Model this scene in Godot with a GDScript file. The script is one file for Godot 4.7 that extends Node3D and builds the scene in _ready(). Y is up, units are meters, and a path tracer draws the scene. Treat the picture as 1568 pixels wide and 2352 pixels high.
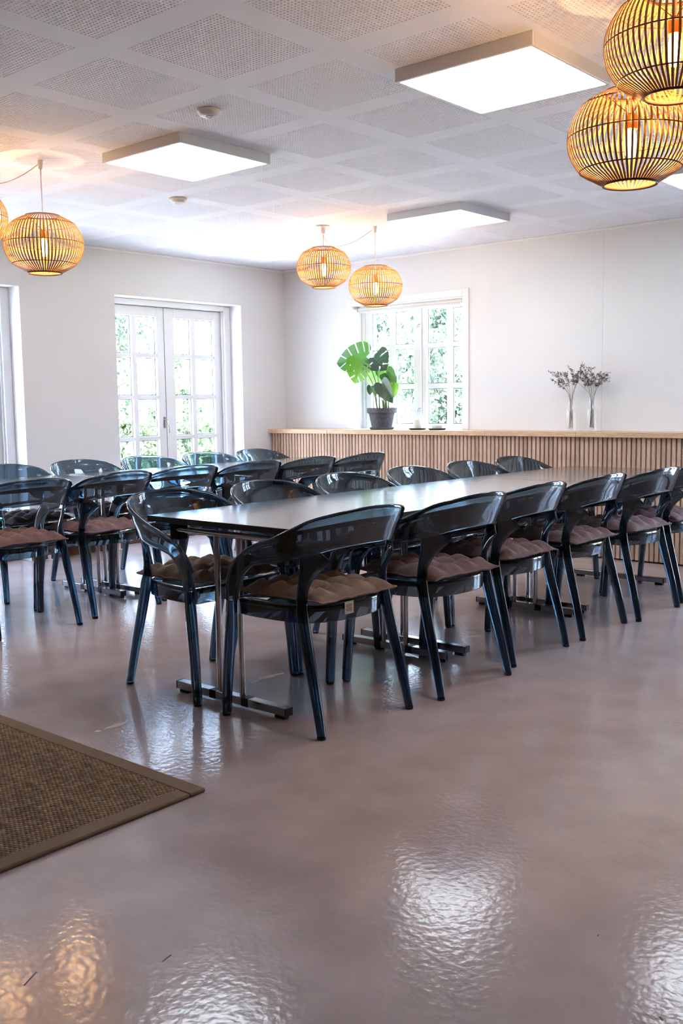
extends Node3D
# Dining room: two rows of tables with smoky transparent armchairs, bamboo pendants, perforated ceiling.
# Plan: x runs along the wall with the glazed doors, depth d towards that wall is -z in Godot.

const CEIL := 2.452      # ceiling height
const XW := 7.062        # slatted wall
const DW := 6.802        # wall with the glazed doors
const XS := 6.81         # front of the oak ledge
const YS := 0.9435       # top of the oak ledge
const X_NEAR := -3.131   # walls behind the viewer
const D_NEAR := -3.538
const TILE := 0.6
const TX := 2.2692       # one ceiling tile corner
const TD := 2.4624

var rng := RandomNumberGenerator.new()
var M := {}
var used := {}
var cache := {}

func P(x: float, y: float, d: float) -> Vector3:
	return Vector3(x, y, -d)

# ------------------------------------------------------------------ mesh builder
class MB:
	var v := PackedVector3Array()
	var n := PackedVector3Array()
	var uv := PackedVector2Array()
	var ix := PackedInt32Array()

	# pts/tris describe one shape; closed shapes are turned outwards by their signed volume
	func add(pts: PackedVector3Array, tris: PackedInt32Array, smooth := true, closed := true, uvs := PackedVector2Array()) -> void:
		var flip := false
		if closed:
			var vol := 0.0
			for k in range(0, tris.size(), 3):
				vol += pts[tris[k]].dot(pts[tris[k + 1]].cross(pts[tris[k + 2]]))
			flip = vol < 0.0
		var base := v.size()
		var has_uv := uvs.size() == pts.size()
		if smooth:
			var nn := PackedVector3Array()
			nn.resize(pts.size())
			for k in range(0, tris.size(), 3):
				var a := tris[k]
				var b := tris[k + 2] if flip else tris[k + 1]
				var c := tris[k + 1] if flip else tris[k + 2]
				var f := (pts[b] - pts[a]).cross(pts[c] - pts[a])
				nn[a] += f
				nn[b] += f
				nn[c] += f
				ix.append(base + a)
				ix.append(base + c)
				ix.append(base + b)
			for k in pts.size():
				v.append(pts[k])
				n.append(nn[k].normalized() if nn[k].length_squared() > 1e-20 else Vector3.UP)
				uv.append(uvs[k] if has_uv else Vector2(pts[k].x, pts[k].z))
		else:
			for k in range(0, tris.size(), 3):
				var a := tris[k]
				var b := tris[k + 2] if flip else tris[k + 1]
				var c := tris[k + 1] if flip else tris[k + 2]
				var f := (pts[b] - pts[a]).cross(pts[c] - pts[a])
				if f.length_squared() < 1e-20:
					continue
				f = f.normalized()
				var at := v.size()
				for e: int in [a, c, b]:
					v.append(pts[e])
					n.append(f)
					uv.append(uvs[e] if has_uv else Vector2(pts[e].x, pts[e].z))
				ix.append(at)
				ix.append(at + 1)
				ix.append(at + 2)

	func mesh(m: Material) -> ArrayMesh:
		var arr := []
		arr.resize(Mesh.ARRAY_MAX)
		arr[Mesh.ARRAY_VERTEX] = v
		arr[Mesh.ARRAY_NORMAL] = n
		arr[Mesh.ARRAY_TEX_UV] = uv
		arr[Mesh.ARRAY_INDEX] = ix
		var out := ArrayMesh.new()
		out.add_surface_from_arrays(Mesh.PRIMITIVE_TRIANGLES, arr)
		out.surface_set_material(0, m)
		return out

	# box with chamfered edges
	func box(c: Vector3, s: Vector3, b := 0.0) -> void:
		var h := s * 0.5
		if b <= 0.0:
			var p := PackedVector3Array()
			for k in 8:
				p.append(c + Vector3(h.x * (1 if k & 1 else -1), h.y * (1 if k & 2 else -1), h.z * (1 if k & 4 else -1)))
			add(p, PackedInt32Array([0, 1, 3, 0, 3, 2, 4, 6, 7, 4, 7, 5, 0, 4, 5, 0, 5, 1, 2, 3, 7, 2, 7, 6, 0, 2, 6, 0, 6, 4, 1, 5, 7, 1, 7, 3]), false)
			return
		b = minf(b, minf(h.x, minf(h.y, h.z)) * 0.95)
		var p2 := PackedVector3Array()
		for k in 8:
			var sg := Vector3(1 if k & 1 else -1, 1 if k & 2 else -1, 1 if k & 4 else -1)
			for a in 3:
				var q := h - Vector3(b, b, b)
				q[a] = h[a]
				p2.append(c + q * sg)
		var t := PackedInt32Array()
		for a in 3:                                   # faces
			var o1 := 1 << ((a + 1) % 3)
			var o2 := 1 << ((a + 2) % 3)
			for side in 2:
				var k0 := (1 << a) * side
				var q0 := k0 * 3 + a
				var q1 := (k0 | o1) * 3 + a
				var q2 := (k0 | o1 | o2) * 3 + a
				var q3 := (k0 | o2) * 3 + a
				t.append_array(PackedInt32Array([q0, q1, q2, q0, q2, q3]) if side == 1 else PackedInt32Array([q0, q2, q1, q0, q3, q2]))
		for a in 3:                                   # edges along axis a
			var ax1 := (a + 1) % 3
			var ax2 := (a + 2) % 3
			for s1 in 2:
				for s2 in 2:
					var k0 := (s1 << ax1) | (s2 << ax2)
					var k1 := k0 | (1 << a)
					var e := [k0 * 3 + ax1, k1 * 3 + ax1, k1 * 3 + ax2, k0 * 3 + ax2]
					var want := Vector3.ZERO
					want[ax1] = 1 if s1 else -1
					want[ax2] = 1 if s2 else -1
					var f := (p2[e[1]] - p2[e[0]]).cross(p2[e[2]] - p2[e[0]])
					if f.dot(want) > 0:
						t.append_array(PackedInt32Array([e[0], e[1], e[2], e[0], e[2], e[3]]))
					else:
						t.append_array(PackedInt32Array([e[0], e[2], e[1], e[0], e[3], e[2]]))
		for k in 8:
			var sg2 := Vector3(1 if k & 1 else -1, 1 if k & 2 else -1, 1 if k & 4 else -1)
			var f2 := (p2[k * 3 + 1] - p2[k * 3]).cross(p2[k * 3 + 2] - p2[k * 3])
			if f2.dot(sg2) > 0:
				t.append_array(PackedInt32Array([k * 3, k * 3 + 1, k * 3 + 2]))
			else:
				t.append_array(PackedInt32Array([k * 3, k * 3 + 2, k * 3 + 1]))
		add(p2, t, false)

	# rings of equal point counts joined to a closed body
	func loft(rings: Array, smooth := true, capped := true, looped := false) -> void:
		var p := PackedVector3Array()
		var t := PackedInt32Array()
		var m: int = rings[0].size()
		for r in rings:
			p.append_array(r)
		var count := rings.size()
		for k in (count if looped else count - 1):
			var k2 := (k + 1) % count
			for j in m:
				var j2 := (j + 1) % m
				var a := k * m + j
				var b := k * m + j2
				var c := k2 * m + j2
				var d := k2 * m + j
				t.append_array(PackedInt32Array([a, b, c, a, c, d]))
		if capped and not looped:
			for e in 2:
				var at := p.size()
				var ring: PackedVector3Array = rings[0] if e == 0 else rings[count - 1]
				var mid := Vector3.ZERO
				for q in ring:
					mid += q
				p.append(mid / m)
				for q in ring:
					p.append(q)
				for j in m:
					if e == 0:
						t.append_array(PackedInt32Array([at, at + 1 + (j + 1) % m, at + 1 + j]))
					else:
						t.append_array(PackedInt32Array([at, at + 1 + j, at + 1 + (j + 1) % m]))
		add(p, t, smooth)

	# tube along a path; rad gives (across, along wide axis) per point; wide = direction of the second axis
	func tube(path: PackedVector3Array, rad: Array, sides := 10, wide := Vector3.ZERO, squarish := 0.0, smooth := true) -> void:
		var rings := []
		var cnt := path.size()
		var ref := wide
		var t0 := (path[1] - path[0]).normalized()
		if ref == Vector3.ZERO:
			ref = Vector3.RIGHT if absf(t0.x) < 0.8 else Vector3.FORWARD
		for k in cnt:
			var tn := (path[mini(k + 1, cnt - 1)] - path[maxi(k - 1, 0)]).normalized()
			var u := (ref - tn * ref.dot(tn)).normalized()
			if wide == Vector3.ZERO:
				ref = u
			var w := tn.cross(u)
			var r = rad[mini(k, rad.size() - 1)]
			var ru: float = r.y if r is Vector2 else r
			var rw: float = r.x if r is Vector2 else r
			var ring := PackedVector3Array()
			for j in sides:
				var a := TAU * (j + 0.5) / sides
				var ca := cos(a)
				var sa := sin(a)
				if squarish > 0.0:
					var g := pow(pow(absf(ca), 4.0) + pow(absf(sa), 4.0), -0.25)
					ca *= lerpf(1.0, g, squarish)
					sa *= lerpf(1.0, g, squarish)
				ring.append(path[k] + u * ca * ru + w * sa * rw)
			rings.append(ring)
		loft(rings, smooth)

	# profile of (radius, height) turned round the y axis; looped: the profile closes on itself
	func lathe(prof: PackedVector2Array, seg := 24, c := Vector3.ZERO, looped := false, smooth := true) -> void:
		var rings := []
		for q in prof:
			var ring := PackedVector3Array()
			for j in seg:
				var a := TAU * j / seg
				ring.append(c + Vector3(cos(a) * q.x, q.y, sin(a) * q.x))
			rings.append(ring)
		loft(rings, smooth, not looped, looped)

	# flat polygon (x, z) raised from y0 to y1
	func prism(poly: PackedVector2Array, y0: float, y1: float) -> void:
		var tri := Geometry2D.triangulate_polygon(poly)
		var p := PackedVector3Array()
		var m := poly.size()
		for q in poly:
			p.append(Vector3(q.x, y0, q.y))
		for q in poly:
			p.append(Vector3(q.x, y1, q.y))
		var area := 0.0
		for k in m:
			var a := poly[k]
			var b := poly[(k + 1) % m]
			area += a.x * b.y - b.x * a.y
		var t := PackedInt32Array()
		for k in range(0, tri.size(), 3):
			var a2 := tri[k]
			var b2 := tri[k + 1]
			var c2 := tri[k + 2]
			var f := (poly[b2] - poly[a2]).cross(poly[c2] - poly[a2])
			if f < 0.0:
				var s := b2
				b2 = c2
				c2 = s
			t.append_array(PackedInt32Array([a2, b2, c2, m + a2, m + c2, m + b2]))
		for k in m:
			var k2 := (k + 1) % m
			if area > 0.0:
				t.append_array(PackedInt32Array([k, m + k2, k2, k, m + k, m + k2]))
			else:
				t.append_array(PackedInt32Array([k, k2, m + k2, k, m + k2, m + k]))
		add(p, t, false)

func curve(keys: Array, steps: int) -> PackedVector3Array:
	# Catmull-Rom through the keys, steps points per span
	var out := PackedVector3Array()
	var c := keys.size()
	for k in c - 1:
		var a: Vector3 = keys[maxi(k - 1, 0)]
		var b: Vector3 = keys[k]
		var d: Vector3 = keys[k + 1]
		var e: Vector3 = keys[mini(k + 2, c - 1)]
		for s in steps:
			out.append(b.cubic_interpolate(d, a, e, float(s) / steps))
	out.append(keys[c - 1])
	return out

# ------------------------------------------------------------------ nodes
func numbered(called: String) -> String:
	var k: int = used.get(called, 0)
	used[called] = k + 1
	return called if k == 0 else "%s_%03d" % [called, k]

func meta(o: Node, label: String, category := "", group := "", kind := "") -> void:
	if label:
		o.set_meta("label", label)
	if category:
		o.set_meta("category", category)
	if group:
		o.set_meta("group", group)
	if kind:
		o.set_meta("kind", kind)

func thing(called: String, at: Vector3, label: String, category: String, group := "", turn := 0.0) -> Node3D:
	var o := Node3D.new()
	o.name = numbered(called)
	add_child(o)
	o.position = at
	o.rotation.y = turn
	meta(o, label, category, group)
	return o

func struct(called: String, at := Vector3.ZERO) -> Node3D:
	var o := Node3D.new()
	o.name = called
	add_child(o)
	o.position = at
	o.set_meta("kind", "structure")
	return o

func part(called: String, m: Mesh, parent: Node, at := Vector3.ZERO) -> MeshInstance3D:
	var o := MeshInstance3D.new()
	o.name = called
	o.mesh = m
	parent.add_child(o, true)
	o.position = at
	return o

func copy(o: Node3D, called: String, at: Vector3, turn: float, label: String) -> Node3D:
	var c := o.duplicate()
	c.name = numbered(called)
	add_child(c)
	c.position = at
	c.rotation.y = turn
	c.set_meta("label", label)
	return c

# ------------------------------------------------------------------ materials
func mat(key: String, c: Color, rough: float, metal := 0.0, spec := 0.5) -> StandardMaterial3D:
	var m := StandardMaterial3D.new()
	m.resource_name = key
	m.albedo_color = c
	m.roughness = rough
	m.metallic = metal
	m.metallic_specular = spec
	M[key] = m
	return m

func noise(freq: float, sd: int, size := 512, octaves := 4, kind := FastNoiseLite.TYPE_SIMPLEX_SMOOTH) -> Image:
	var f := FastNoiseLite.new()
	f.noise_type = kind
	f.seed = sd
	f.frequency = freq
	f.fractal_octaves = octaves
	return f.get_seamless_image(size, size)

func tint_image(src: Image, a: Color, b: Color, sx := 1, sy := 1) -> ImageTexture:
	# colours between a and b by the noise; sx, sy stretch the grain
	var w := src.get_width()
	var h := src.get_height()
	var im := Image.create_empty(w, h, false, Image.FORMAT_RGB8)
	for y in h:
		for x in w:
			im.set_pixel(x, y, a.lerp(b, src.get_pixel((x * sx) % w, (y * sy) % h).r))
	return ImageTexture.create_from_image(im)

func make_materials() -> void:
	var fine := ImageTexture.create_from_image(noise(0.05, 3, 256))
	var w := mat("wall_paint", Color(0.92, 0.92, 0.92), 0.75, 0.0, 0.35)
	w.heightmap_enabled = true
	w.heightmap_texture = fine
	w.heightmap_scale = 0.03
	w.uv1_triplanar = true
	w.uv1_world_triplanar = true
	w.uv1_scale = Vector3(3, 3, 3)
	mat("dimmed_wall_paint", Color(0.46, 0.42, 0.40), 0.8, 0.0, 0.3)  # wall colour darkened to stand in for the dim room behind the viewer
	mat("ceiling_paint", Color(0.945, 0.945, 0.965), 0.8, 0.0, 0.3)
	mat("felt", Color(0.11, 0.11, 0.12), 0.95, 0.0, 0.2)
	mat("white_gloss", Color(0.94, 0.945, 0.95), 0.35)
	mat("lamp_white", Color(0.86, 0.86, 0.87), 0.4)
	mat("plastic_white", Color(0.90, 0.89, 0.88), 0.4)
	# painted floor: pinkish grey, glossy with a fine orange peel
	var f := mat("floor_paint", Color(1, 1, 1), 0.15, 0.0, 0.5)
	f.albedo_texture = tint_image(noise(0.012, 11, 512), Color(0.655, 0.59, 0.58), Color(0.725, 0.66, 0.65))
	f.uv1_triplanar = true
	f.uv1_world_triplanar = true
	f.uv1_scale = Vector3(0.55, 0.55, 0.55)
	f.heightmap_enabled = true
	f.heightmap_texture = ImageTexture.create_from_image(noise(0.06, 5, 1024, 3))
	f.heightmap_scale = 0.05
	mat("flake", Color(0.80, 0.74, 0.72), 0.5)
	mat("scratch", Color(0.33, 0.29, 0.29), 0.6)
	# wood
	var grain := noise(0.02, 21, 512, 5)
	for k in 4:
		var d: float = [0.0, 0.035, -0.04, 0.015][k]
		var s := mat("slat_%d" % k, Color(1, 1, 1), 0.6, 0.0, 0.35)
		s.albedo_texture = tint_image(grain, Color(0.69 + d, 0.575 + d, 0.49 + d), Color(0.84 + d, 0.73 + d, 0.64 + d), 9, 1)
		s.uv1_triplanar = true
		s.uv1_world_triplanar = true
		s.uv1_scale = Vector3(1.7, 1.1, 1.7)
	var oak := mat("oak", Color(1, 1, 1), 0.45, 0.0, 0.4)
	oak.albedo_texture = tint_image(noise(0.018, 8, 512, 5), Color(0.74, 0.60, 0.47), Color(0.90, 0.78, 0.65), 1, 8)
	oak.uv1_triplanar = true
	oak.uv1_world_triplanar = true
	oak.uv1_scale = Vector3(0.8, 1.2, 0.8)
	mat("backing_wood", Color(0.58, 0.45, 0.37), 0.9, 0.0, 0.2)
	mat("brown_wood", Color(0.42, 0.26, 0.18), 0.5)
	# furniture
	# one plastic: a thin shell lets more light through than a leg four times as thick
	for e in [["smoke_polycarbonate", Color(0.33, 0.425, 0.49, 0.01)], ["smoke_polycarbonate_thick", Color(0.17, 0.275, 0.355, 0.01)]]:
		var pc := mat(e[0], e[1], 0.01)
		pc.refraction_enabled = true
		pc.refraction_scale = 0.055
		pc.transparency = BaseMaterial3D.TRANSPARENCY_ALPHA
	var tt := mat("table_laminate", Color(0.13, 0.13, 0.135), 0.17, 0.0, 0.68)
	tt.heightmap_enabled = true
	tt.heightmap_texture = fine
	tt.heightmap_scale = 0.004
	tt.uv1_triplanar = true
	tt.uv1_scale = Vector3(6, 6, 6)
	tt.clearcoat_enabled = true
	tt.clearcoat = 0.7
	tt.clearcoat_roughness = 0.16
	mat("black_edge", Color(0.05, 0.05, 0.055), 0.35)
	mat("black_plastic", Color(0.025, 0.025, 0.027), 0.45)
	mat("chrome", Color(0.80, 0.80, 0.81), 0.10, 1.0)
	mat("steel", Color(0.66, 0.67, 0.69), 0.22, 1.0)
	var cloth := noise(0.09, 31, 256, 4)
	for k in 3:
		var c: Color = [Color(0.45, 0.34, 0.33), Color(0.52, 0.415, 0.34), Color(0.455, 0.36, 0.37)][k]  # one brown-mauve cloth; browner and mauver tones hold the light on the seats
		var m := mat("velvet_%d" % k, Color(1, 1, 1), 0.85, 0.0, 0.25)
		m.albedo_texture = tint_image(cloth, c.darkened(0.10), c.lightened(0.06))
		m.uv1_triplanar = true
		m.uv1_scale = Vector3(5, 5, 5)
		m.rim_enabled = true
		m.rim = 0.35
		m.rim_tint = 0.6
	mat("label_cloth", Color(0.78, 0.74, 0.66), 0.8)
	mat("label_print", Color(0.20, 0.19, 0.18), 0.8)
	# lamps
	var bam := mat("bamboo", Color(1, 1, 1), 0.5, 0.0, 0.4)
	bam.albedo_texture = tint_image(noise(0.03, 41, 256, 4), Color(0.58, 0.39, 0.21), Color(0.78, 0.58, 0.34))
	bam.uv1_triplanar = true
	bam.uv1_scale = Vector3(9, 9, 9)
	bam.backlight_enabled = true
	bam.backlight = Color(0.40, 0.30, 0.16)
	mat("rattan", Color(0.36, 0.20, 0.10), 0.6)
	mat("cord", Color(0.85, 0.80, 0.78), 0.6)
	mat("brass", Color(0.72, 0.52, 0.28), 0.3, 1.0)
	var bulb := mat("bulb_glow", Color(1, 0.9, 0.75), 0.3)
	bulb.emission_enabled = true
	bulb.emission = Color(1.0, 0.86, 0.64)
	bulb.emission_energy_multiplier = 7.0
	var led := mat("led_diffuser", Color(0.95, 0.95, 0.95), 0.5)
	led.emission_enabled = true
	led.emission = Color(1.0, 0.99, 0.985)
	led.emission_energy_multiplier = 1.6
	# glass
	var pane := mat("pane_glass", Color(0.9, 0.95, 0.93, 0.004), 0.0)
	pane.transparency = BaseMaterial3D.TRANSPARENCY_ALPHA
	var bottle := mat("bottle_glass", Color(0.92, 0.96, 0.93, 0.04), 0.0)
	bottle.transparency = BaseMaterial3D.TRANSPARENCY_ALPHA
	mat("spacer", Color(0.20, 0.20, 0.23), 0.5)
	# plants
	for e in [["leaf_mid", Color(0.19, 0.36, 0.15), Color(0.14, 0.26, 0.07)], ["leaf_bright", Color(0.27, 0.46, 0.07), Color(0.26, 0.40, 0.05)], ["leaf_dark", Color(0.08, 0.21, 0.16), Color(0.05, 0.13, 0.06)], ["leaf_pale", Color(0.40, 0.56, 0.30), Color(0.36, 0.50, 0.22)]]:
		var lm := mat(e[0], e[1], 0.32, 0.0, 0.5)
		lm.backlight_enabled = true
		lm.backlight = e[2]
	mat("stem_green", Color(0.34, 0.47, 0.22), 0.5)
	mat("vein", Color(0.36, 0.52, 0.24), 0.5)
	var clay := mat("grey_clay", Color(1, 1, 1), 0.85, 0.0, 0.3)
	clay.albedo_texture = tint_image(noise(0.03, 51, 256, 5), Color(0.27, 0.27, 0.29), Color(0.41, 0.41, 0.435))
	clay.uv1_triplanar = true
	clay.uv1_scale = Vector3(4, 4, 4)
	mat("soil", Color(0.10, 0.075, 0.055), 0.95)
	mat("dark_plate", Color(0.17, 0.16, 0.16), 0.5)
	var wax := mat("wax", Color(0.93, 0.93, 0.91), 0.5)
	wax.subsurf_scatter_enabled = true
	wax.subsurf_scatter_strength = 0.3
	mat("dry_stem", Color(0.37, 0.29, 0.25), 0.9, 0.0, 0.2)
	mat("dry_bloom", Color(0.45, 0.36, 0.345), 0.9, 0.0, 0.2)
	# rug
	var rug := mat("rug_weave", Color(1, 1, 1), 0.95, 0.0, 0.2)
	var a := Image.create_empty(256, 256, false, Image.FORMAT_RGB8)
	var hm := Image.create_empty(256, 256, false, Image.FORMAT_RGB8)
	rng.seed = 77
	var cell := 16
	var tone := []
	for k in 256:
		tone.append(rng.randf())
	for y in 256:
		for x in 256:
			var row := y / cell
			var sh := (x + (row % 2) * cell / 2) % 256
			var col := sh / cell
			var u := (sh % cell) / float(cell) - 0.5
			var q := (y % cell) / float(cell) - 0.5
			var bump := clampf(1.0 - (u * u * 3.4 + q * q * 3.4), 0.0, 1.0)
			var t: float = tone[row * 16 + col]
			var yarn := 0.5 + 0.5 * sin((u + q * 0.7) * 26.0)
			a.set_pixel(x, y, Color(0.41, 0.33, 0.25).lerp(Color(0.57, 0.475, 0.37), t * 0.75 + yarn * 0.25))
			hm.set_pixel(x, y, Color(1, 1, 1) * (bump * 0.85 + yarn * 0.1 + t * 0.05))
	rug.albedo_texture = ImageTexture.create_from_image(a)
	rug.heightmap_enabled = true
	rug.heightmap_texture = ImageTexture.create_from_image(hm)
	rug.heightmap_scale = 0.55
	rug.uv1_triplanar = true
	rug.uv1_world_triplanar = true
	rug.uv1_scale = Vector3(4.6, 4.6, 4.6)
	var band := mat("rug_band", Color(0.49, 0.41, 0.335), 0.95, 0.0, 0.2)
	band.heightmap_enabled = true
	band.heightmap_texture = fine
	band.heightmap_scale = 0.05
	band.uv1_triplanar = true
	band.uv1_scale = Vector3(14, 14, 14)
	# outdoors
	for e in [["shrub_leaf", Color(0.14, 0.205, 0.125), Color(0.11, 0.18, 0.09)], ["tree_leaf", Color(0.135, 0.19, 0.155), Color(0.12, 0.18, 0.13)], ["conifer_leaf", Color(0.11, 0.16, 0.14), Color(0.07, 0.12, 0.10)]]:
		var om := mat(e[0], e[1], 0.5, 0.0, 0.4)
		om.backlight_enabled = true
		om.backlight = e[2]
	mat("bark", Color(0.33, 0.26, 0.21), 0.9, 0.0, 0.2)
	var grass := mat("lawn", Color(1, 1, 1), 0.95, 0.0, 0.2)
	grass.albedo_texture = tint_image(noise(0.04, 61, 256, 5), Color(0.26, 0.34, 0.18), Color(0.38, 0.46, 0.28))
	grass.uv1_triplanar = true
	grass.uv1_world_triplanar = true
	mat("paving", Color(0.90, 0.90, 0.90), 0.8)
	mat("render_white", Color(0.86, 0.86, 0.85), 0.8)

# ------------------------------------------------------------------ setting
func box_mesh(s: Vector3, b: float, m: String) -> ArrayMesh:
	var key := "%s %s %s" % [s, b, m]
	if not cache.has(key):
		var mb := MB.new()
		mb.box(Vector3.ZERO, s, b)
		cache[key] = mb.mesh(M[m])
	return cache[key]

func span(x0: float, x1: float, y0: float, y1: float, d0: float, d1: float, m: String, parent: Node, called: String, bevel := 0.0) -> MeshInstance3D:
	# box between plan coordinates
	return part(called, box_mesh(Vector3(absf(x1 - x0), absf(y1 - y0), absf(d1 - d0)), bevel, m), parent, P((x0 + x1) / 2, (y0 + y1) / 2, (d0 + d1) / 2))

func wall_mesh(rects: Array, m: String) -> ArrayMesh:
	var mb := MB.new()
	for r in rects:
		mb.box(P((r[0] + r[1]) / 2, (r[2] + r[3]) / 2, (r[4] + r[5]) / 2), Vector3(r[1] - r[0], r[3] - r[2], r[5] - r[4]))
	return mb.mesh(M[m])

func build_shell() -> void:
	var top := CEIL + 0.012
	var fl := struct("floor")
	span(X_NEAR - 0.3, XW + 0.34, -0.2, 0.0, D_NEAR - 0.3, DW + 0.34, "floor_paint", fl, "slab")
	for e in [[2.09, 2.995, 0.012, 0.02], [2.165, 2.996, 0.05, 0.034], [2.203, 3.0, 0.028, 0.022], [2.905, 3.02, 0.05, 0.03], [2.985, 3.025, 0.065, 0.04], [3.06, 3.015, 0.04, 0.02]]:
		var mb := MB.new()
		rng.seed = int(e[0] * 1000)
		var poly := PackedVector2Array()
		for k in 14:
			var a := TAU * k / 14.0
			poly.append(Vector2(cos(a) * e[2] * rng.randf_range(0.55, 1.0), sin(a) * e[3] * rng.randf_range(0.35, 0.8)))
		mb.prism(poly, 0.0, 0.0006)
		part("paint_flake", mb.mesh(M.flake), fl, P(e[0], 0.0, e[1]))
	rng.seed = 9
	for e in [[1.28, 1.62, 0.03, 0.2], [1.05, 1.78, 0.05, 0.5], [1.38, 1.10, 0.03, 0.1], [1.75, 0.72, 0.012, 0.9], [2.05, 0.58, 0.02, 0.3], [1.95, 0.95, 0.006, 0.2], [1.60, 0.86, 0.007, 1.2]]:
		var mb2 := MB.new()
		mb2.box(Vector3.ZERO, Vector3(e[2], 0.0006, 0.0035))
		part("scratch", mb2.mesh(M.scratch), fl, P(e[0], 0.0003, e[1])).rotation.y = e[3]
	# walls, 0.34 m thick, with openings
	var wl := struct("wall_left")
	part("masonry", wall_mesh([[X_NEAR - 0.3, 2.79, 0, top, DW, DW + 0.34], [4.205, 5.075, 0, top, DW, DW + 0.34], [6.49, XW + 0.34, 0, top, DW, DW + 0.34], [2.79, 4.205, 2.088, top, DW, DW + 0.34], [5.075, 6.49, 2.088, top, DW, DW + 0.34]], "wall_paint"), wl)
	var wr := struct("wall_right")
	part("masonry", wall_mesh([[XW, XW + 0.34, 0, top, D_NEAR - 0.3, 0.37], [XW, XW + 0.34, 2.088, top, 0.37, 1.785], [XW, XW + 0.34, 0, top, 1.785, 4.735], [XW, XW + 0.34, 0, top, 5.93, DW], [XW, XW + 0.34, 0, YS - 0.02, 4.735, 5.93], [XW, XW + 0.34, 2.05, top, 4.735, 5.93]], "wall_paint"), wr)
	# two wall boards with an open joint between them
	span(XW - 0.006, XW, 0.9, CEIL, 3.4755, 4.67, "wall_paint", wr, "wall_board")
	span(XW - 0.006, XW, 0.9, CEIL, 1.785, 3.474, "wall_paint", wr, "wall_board")
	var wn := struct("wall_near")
	part("masonry", wall_mesh([[X_NEAR - 0.3, XW, 0, top, D_NEAR - 0.3, D_NEAR]], "dimmed_wall_paint"), wn)
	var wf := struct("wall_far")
	part("masonry", wall_mesh([[X_NEAR - 0.3, X_NEAR, 0, top, D_NEAR, DW]], "dimmed_wall_paint"), wf)
	# ceiling: perforated boards under black felt
	var ce := struct("ceiling")
	span(X_NEAR - 0.3, XW + 0.34, top, top + 0.25, D_NEAR - 0.3, DW + 0.34, "felt", ce, "slab")
	var tile := tile_mesh()
	for i in range(-9, 8):
		for j in range(-10, 7):
			var o := part("ceiling_panel", tile, ce, P(TX + TILE * (i + 0.5), CEIL, TD + TILE * (j + 0.5)))
			if i == 4 and j == 2:
				o.scale = Vector3(1.0, 1.0, 0.994)
	span(X_NEAR, XW, CEIL, top, TD + TILE * 7, DW, "ceiling_paint", ce, "edge_board")
	# cornices
	for e in [["trim_1", [X_NEAR, XW, CEIL - 0.022, CEIL, DW - 0.018, DW]], ["trim_2", [XW - 0.024, XW - 0.006, CEIL - 0.022, CEIL, D_NEAR, DW - 0.018]]]:
		var t := struct(e[0])
		var r: Array = e[1]
		span(r[0], r[1], r[2], r[3], r[4], r[5], "white_gloss", t, "moulding", 0.006)
	var bb := struct("baseboard_left")
	span(4.205, 5.075, 0.0, 0.07, DW - 0.014, DW, "brown_wood", bb, "board", 0.003)
	span(6.49, 6.83, 0.0, 0.07, DW - 0.014, DW, "brown_wood", bb, "board", 0.003)
	span(X_NEAR, 2.79, 0.0, 0.07, DW - 0.014, DW, "brown_wood", bb, "board", 0.003)

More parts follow.
